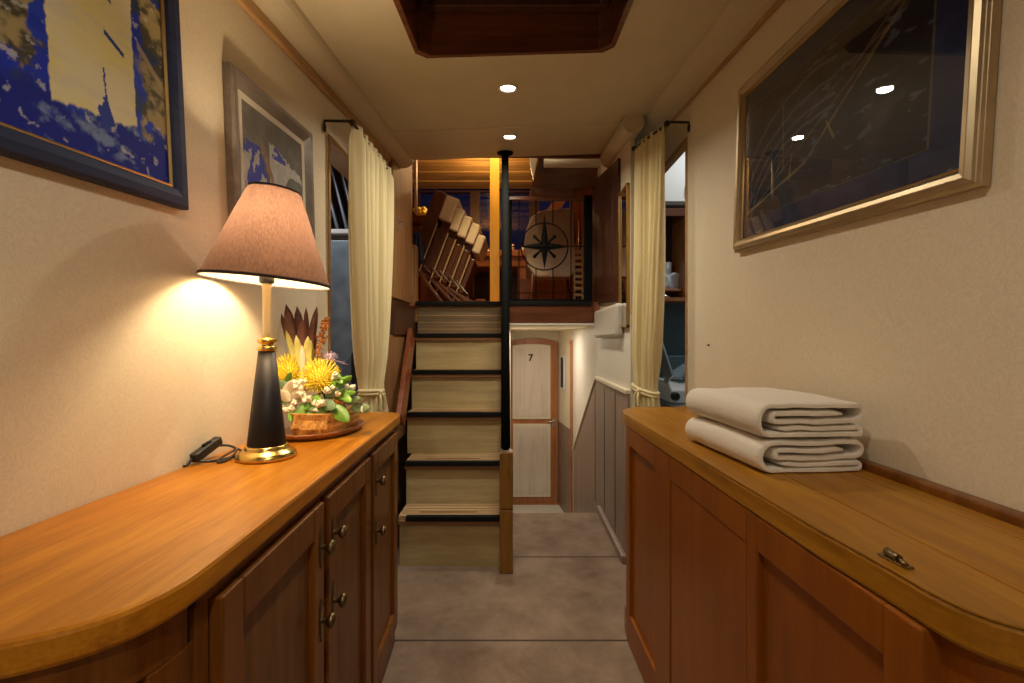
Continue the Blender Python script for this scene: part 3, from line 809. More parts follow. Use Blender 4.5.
# cord and inline switch
def Q(px, py, dz=0):
    Y = 455 * (1.16 - HT - dz) / (py - 341.5); return Vector(((px - 515) * Y / F, Y, HT + dz))
bm = B()
cp = [Vector((LX - .060, LY + .012, HT + .006)), Vector((LX - .085, LY + .022, HT + .014)), Vector((LX - .100, LY - .01, HT + .004)), Vector((LX - .088, LY - .045, HT + .004)), Vector((LX - .075, LY - .06, HT + .004)),
      Vector((LX - .070, LY - .03, HT + .006)), Vector((LX - .080, LY + .01, HT + .016)), Vector((LX - .105, LY + .02, HT + .024)), Vector((LX - .118, LY + .0, HT + .028))]
tube(bm, catmull(cp, 6), .0030, 8)
cp = [Vector((LX - .066, LY + .0, HT + .005)), Vector((LX - .085, LY - .03, HT + .004)), Vector((LX - .098, LY - .055, HT + .005)), Vector((LX - .118, LY - .066, HT + .008))]
tube(bm, catmull(cp, 6), .0030, 8)
tube(bm, catmull([Vector((LX - .130, LY - .072, HT + .014)), Vector((LX - .133, LY - .084, HT + .004)), Vector((LX - .137, LY - .090, HT + .0035))], 4), .0030, 8)
obj('cord', bm, M['plastic'], lamp)
bm = B(); A_ = Vector((LX - .128, LY - .070, HT + .014)); B_ = Vector((LX - .122, LY + .010, HT + .040))
beam(bm, A_, B_, .020, .022); sw = obj('cord_switch', bm, M['plastic'], lamp, bevel=.004)
bm = B(); mid = (A_ + B_) / 2; beam(bm, mid + Vector((0, -.012, .010)), mid + Vector((0, .012, .0145)), .009, .006); obj('rocker', bm, M['rubber'], sw, bevel=.001)
L = bpy.data.lights.new('lamp_bulb_light', 'POINT'); L.energy = 29; L.color = (1, .76, .46); L.shadow_soft_size = .037
o = bpy.data.objects.new('lamp_bulb_light', L); C.objects.link(o); o.location = (LX, LY, HT + .550)

# ------------------------------------------------------------------ flowers on a tray
FX, FY = -.565, 1.40
tr = B()
# oval dish: lofted outline scaled
def oval(bm, prof, cx, cy, ax, ay, rot, seg=40):
    rings = []
    for f, z in prof:
        rg = []
        for k in range(seg):
            a = 2 * PI * k / seg; x, y = ax * f * math.cos(a), ay * f * math.sin(a)
            rg.append(bm.verts.new((cx + x * math.cos(rot) - y * math.sin(rot), cy + x * math.sin(rot) + y * math.cos(rot), z)))
        rings.append(rg)
    for a, b in zip(rings, rings[1:]):
        for k in range(seg):
            f = bm.faces.new([a[k], a[(k + 1) % seg], b[(k + 1) % seg], b[k]]); f.smooth = True
    bm.faces.new(rings[0][::-1]); bm.faces.new(rings[-1])
oval(tr, [(.80, HT), (.90, HT + .003), (1.0, HT + .016), (1.0, HT + .020), (.95, HT + .020), (.86, HT + .010), (.3, HT + .009)], FX - .02, FY, .100, .150, R(-14))
tag(obj('serving_tray', tr, M['tray']), 'oval dark wooden tray under the flower arrangement', 'tray')
ar = thing('flower_arrangement', 'yellow pincushion flowers, maroon bracts and white blossoms in a rough wooden pot', 'flower arrangement', (FX, FY, HT + .0105))
zb = HT + .0105
bm = B()
g = []
for j, (hh, sc) in enumerate(((0, .92), (.02, 1.0), (.045, .97), (.062, 1.0))):
    rg = []
    for k in range(40):
        a = 2 * PI * k / 40
        ca, sa = math.cos(a), math.sin(a)
        ex = .068 * abs(ca) ** .5 * (1 if ca > 0 else -1); ey = .105 * abs(sa) ** .5 * (1 if sa > 0 else -1)
        nn = 1 + .09 * noise.noise(Vector((ca * 4, sa * 4, hh * 40)))
        rg.append(bm.verts.new((FX - .01 + (ex * math.cos(R(-10)) - ey * math.sin(R(-10))) * sc * nn, FY - .01 + (ex * math.sin(R(-10)) + ey * math.cos(R(-10))) * sc * nn, zb + hh)))
    g.append(rg)
for a, b in zip(g, g[1:]):
    for k in range(40): bm.faces.new([a[k], a[(k + 1) % 40], b[(k + 1) % 40], b[k]])
bm.faces.new(g[0][::-1]); bm.faces.new(g[-1])
obj('wooden_pot', bm, M['log'], ar)
bm = B(); ball(bm, (FX - .01, FY - .01, zb + .062), (.055, .062, .058)); obj('moss', bm, M['dirt'], ar)
def leafmesh(bm, base, tip, w, cup=.2, nrm=Vector((1, -1, .3)), n=8, tipf=.9):
    """pointed oval blade with a centre fold"""
    base = Vector(base); tip = Vector(tip); d = tip - base; L = d.length; dn = d.normalized()
    s = dn.cross(nrm).normalized(); up = s.cross(dn).normalized()
    rows = []
    for i in range(n + 1):
        t = i / n; ww = w * (math.sin(PI * t ** tipf) ** .65 if 0 < t < 1 else 0.02)
        c = base + d * t + up * (cup * L * .35 * math.sin(PI * t) * -1)
        rows.append([bm.verts.new(c - s * ww / 2 + up * ww * cup), bm.verts.new(c), bm.verts.new(c + s * ww / 2 + up * ww * cup)])
    for a, b in zip(rows, rows[1:]):
        for k in range(2):
            f = bm.faces.new([a[k], a[k + 1], b[k + 1], b[k]]); f.smooth = True
def FP(px, py, Y=1.40): return P(px, py, Y)
def leaf(nm, a, b, w, mat, Y=1.40, Y2=None, cup=.25, nrm=None, tipf=.9):
    bm = B(); p0 = FP(*a, Y); p1 = FP(*b, Y2 or Y)
    leafmesh(bm, p0, p1, w, cup, nrm or Vector((.35, -1, .1)), tipf=1.3 if nm == 'bract' else .9)
    return obj(nm, bm, mat, ar, solid=.0012)
# maroon bracts
for a, b, w, dy in (((296, 365), (280, 311), .016, .02), ((300, 372), (286, 304), .032, .0), ((304, 372), (297, 306), .030, .03), ((303, 375), (302, 318), .030, -.02), ((306, 370), (306, 307), .018, .03), ((305, 372), (317, 306), .022, 0), ((311, 375), (314, 325), .02, .03)):
    leaf('bract', a, b, w * 1.05, M['dkred'], 1.42 + dy, 1.43 + dy, .12)
for a, b, w, dy in (((299, 375), (286, 330), .018, -.02), ((303, 380), (296, 335), .022, -.04), ((306, 382), (308, 336), .026, -.04), ((303, 385), (302, 345), .016, -.05), ((311, 378), (311, 340), .018, -.01)):
    leaf('bract', a, b, w, M['palegreen'] if dy != -.05 else M['pinkish'], 1.42 + dy, 1.42 + dy, .12)
bm = B(); tube(bm, [FP(305, 392, 1.42), FP(304, 352, 1.42)], .003, 8); obj('stem', bm, M['pinkish'], ar)
# pincushions
def pincushion(c, r, ax):
    bm = B(); ball(bm, c, r * .62, 14, 10)
    n = 230; ax = Vector(ax).normalized()
    for i in range(n):
        z = 1 - 1.75 * (i + .5) / n; a = i * 2.39996
        d = Vector((math.sqrt(1 - z * z) * math.cos(a), math.sqrt(1 - z * z) * math.sin(a), z))
        d = ax.to_track_quat('Z', 'Y').to_matrix() @ d
        tip = Vector(c) + d * r * random.uniform(.9, 1.05); k = d.lerp(ax, .35).normalized()
        mid = Vector(c) + d * r * .7
        end = tip + (k - d) * r * .25
        tube(bm, [Vector(c) + d * r * .4, mid, end], .001, 4, rs=[.0022, .0014, .0011]); ball(bm, end, .0021, 5, 4)
    obj('pincushion_flower', bm, M['yellow'], ar)
pincushion(FP(320, 378, 1.36), .060, (.3, -.4, 1))
pincushion(FP(289, 372, 1.40), .056, (-.2, -.2, 1))
# amaranth spike
bm = B(); base = FP(312, 382, 1.44); tip = FP(326, 318, 1.44)
for i in range(170):
    t = random.random() ** .8; c = base.lerp(tip, t); rad = .022 * (1 - t) ** .5 * .9 + .005
    c = c + Vector((random.gauss(0, 1), random.gauss(0, 1), random.gauss(0, .8))) * rad * .55
    ball(bm, c, random.uniform(.0025, .0048), 5, 4)
tube(bm, [base, tip], .002, 6); obj('amaranth_spike', bm, M['orange'], ar)
# thistle
bm = B(); c = FP(331, 357, 1.40); ball(bm, c, .012, 10, 8)
for i in range(90):
    d = Vector((random.gauss(0, 1), random.gauss(0, 1), random.gauss(0, 1))).normalized()
    tube(bm, [c, c + d * random.uniform(.017, .022)], .0009, 4)
tube(bm, [c, FP(331, 385, 1.42)], .0014, 6)
for b in ((345, 362), (349, 365), (342, 370)): tube(bm, [c - Vector((0, 0, .008)), FP(*b, 1.42)], .0008, 4)
obj('thistle', bm, M['lilac'], ar)
# white blossoms: clusters of buds
proto = None
spots = []
random.seed(11)
for cx_, cy_, n, sp in ((303, 398, 16, 9), (314, 405, 14, 8), (297, 385, 7, 6), (329, 392, 7, 6), (322, 410, 6, 6), (337, 380, 5, 5), (345, 398, 5, 5), (348, 388, 3, 4), (292, 408, 6, 6)):
    for i in range(n): spots.append((cx_ + random.gauss(0, sp * .6), cy_ + random.gauss(0, sp * .45), 1.335 + random.uniform(-.03, .02)))
for x_, y_, Y_ in spots:
    p = FP(x_, y_, Y_)
    if proto is None:
        bm = B()
        ball(bm, (0, 0, 0), (.0062, .0062, .0072), 8, 6)
        for k in range(4):
            a = k * PI / 2; ball(bm, (.0045 * math.cos(a), .0045 * math.sin(a), .003), (.0035, .0035, .0042), 6, 5)
        proto = obj('blossom', bm, M['blossom'], ar, loc=(0, 0, 0)); o = proto
    else:
        o = proto.copy(); C.objects.link(o); o.parent = ar
    o.location = p - worldloc(ar); o.rotation_euler = (random.uniform(-1, 1), random.uniform(-1, 1), random.uniform(0, 6))
    s_ = random.uniform(1.0, 1.5); o.scale = (s_, s_, s_)
for x_, y_ in ((353, 404), (357, 409), (351, 411), (348, 402), (288, 402), (291, 412), (286, 398)):
    bm = B(); ball(bm, FP(x_, y_, 1.35), .006, 8, 6); obj('bud', bm, M['pinkish'], ar)
for a, b, w, m in (((284, 400), (292, 380), .030, 'blossom'), ((290, 402), (281, 390), .028, 'blossom'), ((292, 398), (303, 388), .024, 'blossom'), ((322, 412), (318, 428), .022, 'green'), ((312, 396), (322, 404), .024, 'green'), ((306, 400), (318, 412), .030, 'green2'), ((316, 398), (304, 410), .028, 'green'), ((320, 404), (310, 420), .030, 'green2'), ((326, 402), (318, 416), .030, 'green'), ((300, 404), (308, 416), .026, 'green'), ((340, 396), (356, 392), .02, 'green'), ((318, 410), (328, 430), .034, 'green'), ((331, 405), (350, 422), .040, 'green'), ((305, 405), (300, 425), .028, 'green2'), ((326, 398), (338, 388), .030, 'green2'), ((322, 402), (336, 408), .034, 'green2'),
                   ((338, 392), (352, 402), .024, 'green'), ((345, 402), (362, 398), .022, 'green2'), ((350, 408), (371, 408), .030, 'green2'), ((330, 388), (346, 378), .026, 'green'), ((296, 408), (289, 422), .022, 'green'),
                   ((290, 392), (279, 380), .024, 'green2'), ((288, 398), (276, 404), .026, 'green2'), ((310, 412), (315, 430), .030, 'green2'), ((286, 385), (291, 372), .018, 'green'), ((340, 384), (352, 376), .022, 'green'), ((300, 412), (312, 424), .026, 'green2'), ((335, 400), (345, 388), .02, 'green'), ((333, 372), (343, 384), .02, 'green')):
    leaf('leaf', a, b, w, M[m], 1.325, 1.305, .15)
for c, r_ in (((302, 414), .014), ((365, 409), .012), ((309, 411), .011)):
    bm = B(); q = FP(*c, 1.318); lathe(bm, [(.0003, -.002), (r_ * .6, 0), (r_, .005), (r_ * 1.0, .0058), (r_ * .6, .0015), (.0003, 0)], q, 20, caps=False, mtx=Matrix.Rotation(R(75), 4, 'X') @ Matrix.Rotation(R(15), 4, 'Y'))
    obj('eucalyptus_leaf', bm, M['green2'] if r_ > .0125 or r_ < .0115 else M['blossom'], ar)
bm = B()
for i in range(26):
    ball(bm, FP(338 + random.gauss(0, 3.5), 402 + random.gauss(0, 3), 1.325), random.uniform(.002, .004), 6, 4)
obj('orange_cluster', bm, M['orange'], ar)

# ------------------------------------------------------------------ towels
def fold_path(w):
    pts = []
    def arc(cx, cz, r, a0, a1, n=8, sx=1.0):
        for i in range(n + 1):
            a = R(a0 + (a1 - a0) * i / n); pts.append((cx + r * sx * math.cos(a), cz + r * math.sin(a)))
    def line(x0, x1, z, n=9):
        for i in range(n + 1): pts.append((x0 + (x1 - x0) * i / n, z))
    line(.052, w - .020, .0185); arc(w - .014, .01225, .00625, 90, -90, 6); line(w - .020, .036, .006); arc(.032, .0345, .0285, 270, 90, 10, .9); line(.038, w - .026, .063)
    arc(w - .020, .0475, .0155, 90, -90, 8, 1.1); line(w - .028, .060, .0318); arc(.047, .0398, .0080, 270, 90, 6, 1.0); line(.053, w - .048, .0476)
    return pts
def towel(name, label, x, y, z, rot, seed, w=.240, L=.335, hs=1.0, t=.0116, emb=False):
    pts = fold_path(w); n = len(pts); bm = B(); K = 26
    tt = []
    for i, p in enumerate(pts):
        a = Vector(pts[max(i - 1, 0)]); b = Vector(pts[min(i + 1, n - 1)]); d = (b - a).normalized()
        tt.append(Vector((-d.y, d.x)))
    T = Matrix.Translation((x, y, z)) @ Matrix.Rotation(rot, 4, 'Z')
    rows = []
    for k in range(K + 1):
        v = k / K; row = []
        e = min(1, min(v, 1 - v) / .012) if True else 1
        for side in (1, -1):
            rg = range(n) if side == 1 else range(n - 1, -1, -1)
            for i in rg:
                p = Vector(pts[i]); th = t / 2 * (.55 + .45 * e) * (1 if 0 < i < n - 1 else .5)
                q = p + tt[i] * th * side
                wob = noise.noise(Vector((q.x * 18, v * 5, seed))) * .0032 + noise.noise(Vector((q.x * 50, q.y * 90, v * 2 + seed))) * .0012
                edge = noise.noise(Vector((i * .22, seed * 3, 0))) * .006 * (1 if v < .5 else 0) * (1 - v) ** 3
                yy = v * L + edge
                crown = .004 * math.sin(PI * v) * (q.y / .068)
                row.append(bm.verts.new(T @ Vector((q.x + .6 * wob, yy, max(.0006, (q.y + wob * (q.y > .012)) * hs + crown)))))
        rows.append(row)
    m = len(rows[0])
    for a, b in zip(rows, rows[1:]):
        for i in range(m):
            f = bm.faces.new([a[i], a[(i + 1) % m], b[(i + 1) % m], b[i]]); f.smooth = True
    for row in (rows[0], rows[-1]):
        for i in range(n - 1):
            f = bm.faces.new([row[i], row[i + 1], row[m - 2 - i], row[m - 1 - i]]); f.smooth = False
    o = obj(name, bm, M['towel'], bevel=.0)
    tag(o, label, 'towel'); 
    return o, T
to1, T1 = towel('folded_towel', 'lower cream towel of the folded pair, lying directly on the right worktop', .512, .955, HT + .0002, R(5.5), 1.3, hs=1.0)
to2, T2 = towel('folded_towel', 'upper cream towel of the folded pair, with faint gold embroidery', .508, .958, HT + .0745, R(4.5), 5.1, w=.243, hs=1.08)
bm = B()
zt = .0745
def emb(pts): tube(bm, [T2 @ Vector((p[0], p[1], zt)) for p in catmull([(a, b, 0) for a, b in pts], 5)], .0009, 5)
emb([(.075, .16), (.085, .19), (.10, .20), (.12, .19), (.13, .17), (.12, .165)]); emb([(.10, .20), (.105, .225), (.12, .22)]); emb([(.07, .14), (.082, .145), (.078, .155), (.09, .16)]); emb([(.115, .175), (.13, .20), (.145, .195)])
em = obj('embroidery', bm, M['gold_thread'], to2)

# ------------------------------------------------------------------ curtain rods + curtains
def rod(name, label, pts, ball_at, ball_end):
    bm = B(); tube(bm, pts, .0055, 10)
    root = obj(name, bm, M['rod'], loc=tuple(pts[0])); tag(root, label, 'curtain rod')
    for q_ in (ball_at, ball_end):
        bm = B(); ball(bm, q_, .013, 14, 10); obj('finial', bm, M['rod'], root)
    bm = B(); q = Vector(pts[0]); s = 1 if q.x > 0 else -1
    box(bm, q.x - .003, q.x + .003, q.y - .010, q.y + .010, q.z - .012, q.z + .018); obj('wall_plate', bm, M['rod'], root, bevel=.002)
    return root
zl = 2.018
rod('curtain_rod', 'black iron curtain rod bracketed to the left wall beside the small painting',
    [(XL + .006, 1.768, zl - .03), (XL + .006, 1.768, zl), (-.640, 1.772, zl), (-.636, 1.80, zl), (-.636, 2.30, zl)], (-.638, 1.785, zl), (-.636, 2.30, zl))
zr = 2.150
rod('curtain_rod', 'black iron curtain rod bracketed to the right wall beyond the picture',
    [(XR - .006, 2.055, zr - .03), (XR - .006, 2.055, zr), (.692, 2.055, zr), (.689, 2.08, zr), (.612, 2.33, zr)], (.690, 2.065, zr), (.610, 2.335, zr))
def curtain(name, label, top0, top1, ztop, zbot, ztie, tie0, tie1, bot0, bot1, side, folds, seed, bandlab):
    """each of top0.. is (x, y)"""
    bm = B(); NU, NV = folds * 10, 70; rows = []
    for j in range(NV + 1):
        z = ztop + (zbot - ztop) * j / NV
        if z >= ztie:
            k = (ztop - z) / (ztop - ztie)
            e = k ** 2.6
            a = Vector(top0).lerp(Vector(tie0), e); b = Vector(top1).lerp(Vector(tie1), e)
            squeeze = 1 - .35 * sm(.85, 1, k)
        else:
            k = (ztie - z) / (ztie - zbot); e = 1 - (1 - min(1, k * 4)) ** 2
            a = Vector(tie0).lerp(Vector(bot0), e); b = Vector(tie1).lerp(Vector(bot1), e); squeeze = .7 + .3 * min(1, k * 6)
        row = []
        d = (b - a).normalized(); nr = Vector((-d.y, d.x))
        amp0 = .027 + .008 * sm(.06, .5, (ztop - z) / (ztop - zbot)); amp0 *= squeeze
        gather = sm(.045, 0, ztop - z - .02)
        for i in range(NU + 1):
            u = i / NU
            ph = folds * 2 * PI * (u + .018 * math.sin(u * 9 + seed) + .010 * noise.noise(Vector((u * 5, z * 1.5, seed))))
            w = math.sin(ph) + .25 * math.sin(2.3 * ph + seed + z * 2)
            am = amp0 * (.75 + .5 * noise.noise(Vector((u * 6, z * .8, seed + 4)))) * (1 - .45 * gather)
            am2 = .004 * noise.noise(Vector((u * 60, z * 30, seed))) * gather
            uu = u + .25 / folds * math.cos(ph) * .35
            p = a.lerp(b, uu) + nr * (w * am + am2)
            row.append(bm.verts.new((p.x, p.y, z)))
        rows.append(row)
    for a, b in zip(rows, rows[1:]):
        for i in range(NU):
            f = bm.faces.new([a[i], a[i + 1], b[i + 1], b[i]]); f.smooth = True
    o = obj(name, bm, M['curtain'], solid=.0012); tag(o, label, 'curtain')
    bm = B(); c = (Vector(tie0) + Vector(tie1)) / 2; hl = (Vector(tie1) - Vector(tie0)).length / 2
    rg = []
    d = (Vector(tie1) - Vector(tie0)).normalized(); nr = Vector((-d.y, d.x))
    for k in range(32):
        a = 2 * PI * k / 32
        p = c + d * (hl + .010) * math.cos(a) + nr * .030 * math.sin(a)
        rg.append((p.x, p.y, ztie - .006 + .014 * math.cos(a) * side))
    tube(bm, rg, .008, 8, close=True); tube(bm, [(x, y, z - .014) for x, y, z in rg], .007, 8, close=True)
    kn = c + nr * side * .034
    ball(bm, (kn.x, kn.y, ztie - .012), (.014, .018, .014), 10, 8)
    for q in (-1, 1): tube(bm, catmull([(kn.x, kn.y, ztie - .012), (kn.x + .012 * -side, kn.y + q * .025, ztie - .04), (kn.x + .008 * -side, kn.y + q * .03, ztie - .09)], 4), .006, 6)
    obj('tie_band', bm, M['curtain'], o)
    return o
curtain('curtain', 'gathered cream curtain hanging on the left rod behind the flowers', (-.636, 1.800), (-.636, 2.285), zl + .012, .06, .945, (-.640, 1.90), (-.640, 2.17), (-.640, 1.86), (-.640, 2.24), -1, 7, 2.2, '')
curtain('curtain', 'gathered cream curtain hanging on the right rod beyond the towels', (.688, 2.085), (.616, 2.325), zr + .012, .06, .935, (.660, 2.13), (.606, 2.30), (.668, 2.11), (.602, 2.325), 1, 6, 6.4, '')

# ------------------------------------------------------------------ end of corridor: left locker wall
bm = B(); box(bm, XL - .09, XL, 2.66, 3.30, 0, 1.405); box(bm, XL - .09, XL, 2.66, 3.30, 1.405, 2.75)
struct('wall_left_end', bm, M['door_w'])
# glazed print in dark frame on the end wall
bm = B(); box(bm, XL, XL + .012, 2.500, 2.655, 1.655, 2.08); mrr = obj('wall_cabinet_door', bm, M['mahog'], bevel=.003)
tag(mrr, 'narrow dark framed glass panel beyond the left curtain', 'wall panel')
bm = B(); box(bm, XL + .0125, XL + .015, 2.525, 2.632, 1.69, 2.05); obj('pane', bm, M['bluefrid'], mrr)
ld = thing('locker_door', 'tall wooden locker door with chrome latch, left of the stairs', 'door', (XL, 2.92, 1.42))
bm = B(); box(bm, XL, XL + .018, 2.70, 3.19, 1.425, 2.26); obj('door_leaf', bm, M['door_w'], ld, bevel=.004)
bm = B(); q = P(394, 224, 2.80); box(bm, XL + .018, XL + .023, q.y - .012, q.y + .012, q.z - .035, q.z + .035); tube(bm, [(XL + .02, q.y, q.z + .01), (XL + .045, q.y, q.z + .01), (XL + .047, q.y, q.z - .025)], .006, 10); ball(bm, (XL + .045, q.y, q.z), (.010, .012, .020)); obj('latch', bm, M['chrome'], ld)
# small cream batten on the wall just past the curtain
bm = B(); beam(bm, P(386, 300, 2.62) + Vector((.0, 0, 0)), P(389, 250, 2.66), .012, .03); 
bm.free()

# ------------------------------------------------------------------ staircase
st = thing('staircase', 'steep wooden staircase with black nosings up to the saloon', 'staircase', (-.35, 2.35, 0))
zs_ = [.261, .498, .740, .978, 1.210, 1.436]
xl_ = [-.600, -.606, -.640, -.652, -.662, -.688]
x1 = -.077
for i in range(6):
    yf = 2.35 + .17 * i; zt_ = zs_[i]; zb_ = 0 if i == 0 else zs_[i - 1]
    bm = B(); box(bm, xl_[i] + .004, x1 - .002, yf, yf + .02, zb_, zt_ - .026)
    if i == 5:
        r_ = obj('riser', bm, M['riser2'], st); r_['label'] = 'dark top riser with pale grooves'
        bm = B()
        for k in range(4): zz = zb_ + .035 + .048 * k; box(bm, xl_[i] + .006, x1 - .004, yf - .0012, yf, zz, zz + .0045)
        obj('inlay_line', bm, M['tread'], r_)
    else: obj('riser', bm, M['riser'], st)
    if i < 5:
        bm = B(); box(bm, xl_[i], x1, yf - .006, yf + .19, zt_ - .024, zt_); tr_ = obj('tread', bm, M['tread'], st)
        bm = B()
        for k, (d0, d1) in enumerate(((.030, .036), (.060, .066), (.098, .104), (.135, .141))):
            box(bm, xl_[i] + .01, x1 - .006, yf + d0, yf + d1, zt_, zt_ + .0012)
        box(bm, -.50, -.20, yf + .044, yf + .052, zt_, zt_ + .002)
        obj('grip_strip', bm, M['treadlip'], tr_)
        bm = B(); box(bm, xl_[i] + (.04 if i == 0 else 0), x1, yf - .026, yf + .006, zt_ - .022, zt_ + .004); obj('nosing', bm, M['rubber'], tr_, bevel=.004)
        bm = B(); box(bm, xl_[i], x1, yf - .018, yf, zt_ - .044, zt_ - .022); obj('nosing_batten', bm, M['treadlip'], tr_, bevel=.003)
# stringers: sloped boards each side
def stringer(x0, x1, off, mat, nm='stringer', y0=2.34, y1=3.22):
    bm = B(); sl = 1.40
    prism(bm, [(y0, 0), (y0, .30 + off), (y1, .30 + off + sl * (y1 - y0) - .02), (y1, 0.0)], 'X', x0, x1)
    return obj(nm, bm, mat, st, bevel=.003)
bm = B(); prism(bm, [(2.36, 0), (2.36, .24), (3.19, 1.40), (3.19, 0)], 'X', x1 + .001, -.050); obj('stringer', bm, M['newel'], st)
bm = B(); a_ = P(400.5, 420, 2.46); b_ = P(411.5, 334, 2.99)
beam(bm, a_, b_, .026, .10, up=(0, 1, 0)); 
obj('stringer', bm, M['redwood'], st, bevel=.003)
bm = B(); box(bm, -.0765, -.011, 2.270, 2.345, 0, .318); box(bm, -.0765, -.011, 2.270, 2.345, .322, .606); obj('newel_post', bm, M['newel'], st, bevel=.004)
# side panelling left of stairs (lower locker)
bm = B(); box(bm, XL + .001, -.712, 2.50, 3.18, 0, 1.20); obj_ = struct('wall_left_lower', bm, M['door_w'])
bm = B(); box(bm, XL + .001, -.700, 2.66, 3.20, 1.202, 1.40); struct('trim_8', bm, M['mahog'], bevel=.003)
bm = B(); box(bm, XL + .001, -.06, 3.224, 3.24, 0, 1.297); struct('wall_under_landing', bm, M['mahog'])
# black handrail pole
bm = B(); p0 = Vector((-.047, 2.293, .625)); p1 = Vector((-.062, 2.835, zc(0, 2.835) - .012))
tube(bm, [p0 - (p1 - p0).normalized() * .012, p0, p1], .024, 20, rs=[.012, .024, .0215])
pl = tag(obj('handrail_pole', bm, M['iron'], loc=tuple(p0)), 'thick black pole running from the stair newel up to the ceiling', 'pole')
bm = B(); lathe(bm, [(.020, -.014), (.048, -.012), (.052, -.004), (.052, 0)], (p1.x, p1.y, p1.z + .013), 24, mtx=Matrix.Rotation(math.atan(.102), 4, 'X')); obj('ceiling_flange', bm, M['iron'], pl)

# ------------------------------------------------------------------ landing / upper floor
bm = B(); box(bm, -2.4, XL - .0, 3.30, 6.40, 1.300, 1.436); box(bm, XL, .60, 3.205, 6.40, 1.300, 1.436); box(bm, .60, 2.2, 3.45, 6.40, 1.30, 1.436)
struct('floor_upper', bm, M['saloonwood'])
bm = B(); box(bm, XL + .05, .53, 3.165, 3.205, 1.412, 1.440); struct('trim_9', bm, M['rubber'], bevel=.004)
bm = B(); box(bm, -.075, .545, 3.178, 3.204, 1.290, 1.411); struct('trim_10', bm, M['mahogX'])
bm = B(); box(bm, -.075, .60, 3.18, 3.215, 1.276, 1.289); struct('trim_11', bm, M['whitewall'])

# gate with compass rose
GY = 3.185
def G(px, py, dy=0): return P(px, py, GY) + Vector((0, dy, 0))
gt = thing('safety_gate', 'black iron gate with compass rose closing the landing above the lower passage', 'gate', (.26, GY, 1.441))
bm = B(); a = G(509, 199); b = G(588, 199); box(bm, a.x, b.x, GY - .018, GY + .018, a.z - .012, a.z + .014); obj('top_rail', bm, M['mahogX'], gt, bevel=.004)
bm = B(); box(bm, G(584, 0).x, G(592, 0).x, GY - .022, GY + .022, 1.441, G(0, 196).z); obj('gate_post', bm, M['iron'], gt, bevel=.003)
bm = B(); box(bm, G(509, 0).x, G(512, 0).x, GY - .010, GY + .010, 1.441, G(0, 200).z); obj('gate_post', bm, M['iron'], gt, bevel=.002)
bm = B(); box(bm, a.x, b.x, GY - .008, GY + .008, 1.4415, 1.455); box(bm, a.x, G(586, 0).x, GY - .004, GY + .004, G(0, 293).z - .003, G(0, 293).z + .003); obj('bottom_rail', bm, M['iron'], gt)
cg = G(544.5, 246.5); CR = 23.5 * GY / F
for px in (519, 571):
    bm = B(); tube(bm, [G(px, 199), G(px, 302)], .0042, 8); obj('rung', bm, M['iron'], gt)
for px in (536, 553):
    bm = B(); dz = math.sqrt(CR ** 2 - ((px - 544.5) * GY / F) ** 2)
    x = G(px, 0).x; tube(bm, [(x, GY, G(0, 199).z), (x, GY, cg.z + dz)], .0042, 8); obj('rung', bm, M['iron'], gt)
    bm = B(); tube(bm, [(x, GY, cg.z - dz), (x, GY, 1.445)], .0042, 8); obj('rung', bm, M['iron'], gt)
cr = B(); tube(cr, [(cg.x + CR * math.cos(2 * PI * k / 48), GY, cg.z + CR * math.sin(2 * PI * k / 48)) for k in range(48)], .0048, 8, close=True)
ro = obj('compass_ring', cr, M['iron'], gt)
bm = B()
for k in range(4):
    a = k * PI / 2; Lp = (27, 34, 23.5, 29)[k] * GY / F; Lp = {0: 27, 1: 33.5, 2: 28, 3: 23}[k] * GY / F
    ca, sa = math.cos(a), math.sin(a); w = 4.2 * GY / F
    def pt(l, s, d): return (cg.x + l * ca - s * sa, GY + d, cg.z + l * sa + s * ca)
    v = [pt(Lp, 0, 0), pt(0, w, 0), pt(0, -w, 0), pt(w * .6, 0, -.010), pt(w * .6, 0, .010)]
    vv = [bm.verts.new(p) for p in v]
    for f in ((0, 1, 3), (0, 3, 2), (0, 4, 1), (0, 2, 4), (1, 4, 2), (1, 2, 3)): bm.faces.new([vv[i] for i in f])
for k in range(4):
    a = PI / 4 + k * PI / 2; ca, sa = math.cos(a), math.sin(a)
    q = lambda l, w=0: Vector((cg.x + l * ca * GY / F, GY, cg.z + l * sa * GY / F))
    tube(bm, [q(2), q(14)], .005, 8, rs=[.005, .011]); ball(bm, q(14), (.013, .006, .013), 10, 8)
ball(bm, cg, (.022, .013, .022), 12, 8)
obj('compass_rose', bm, M['iron'], gt)
bm = B(); tube(bm, [G(516.5, 246.5), G(509, 246.5)], .0042, 8); tube(bm, [G(571, 246.5), G(586, 246.5)], .0042, 8); obj('cross_bar', bm, M['iron'], gt)

# ------------------------------------------------------------------ right end: raised wall section
bm = B(); box(bm, .60, .62, 2.36, 4.80, -.80, 1.30)
struct('wall_right_end', bm, M['whitewall'])
bm = B(); box(bm, .60, .62, 2.36, 3.45, 1.301, 2.95)
struct('wall_right_upper', bm, M['cove'])
bm = B(); prism(bm, [(2.60, 1.385), (3.44, 1.445), (3.44, 2.36), (2.58, 2.20)], 'X', .584, .599); mp_ = struct('trim_12', bm, M['mahog'], bevel=.003)
bm = B(); prism(bm, [(2.73, 1.45), (3.34, 1.50), (3.34, 2.22), (2.71, 2.10)], 'X', .580, .5835); struct('trim_13', bm, M['mahog'], bevel=.004)
bm = B(); tube(bm, [(.600, 2.30, zc(.6, 2.30) - .035), (.600, 2.925, zc(.6, 2.925) - .035)], .055, 20); struct('trim_18', bm, M['cove'])
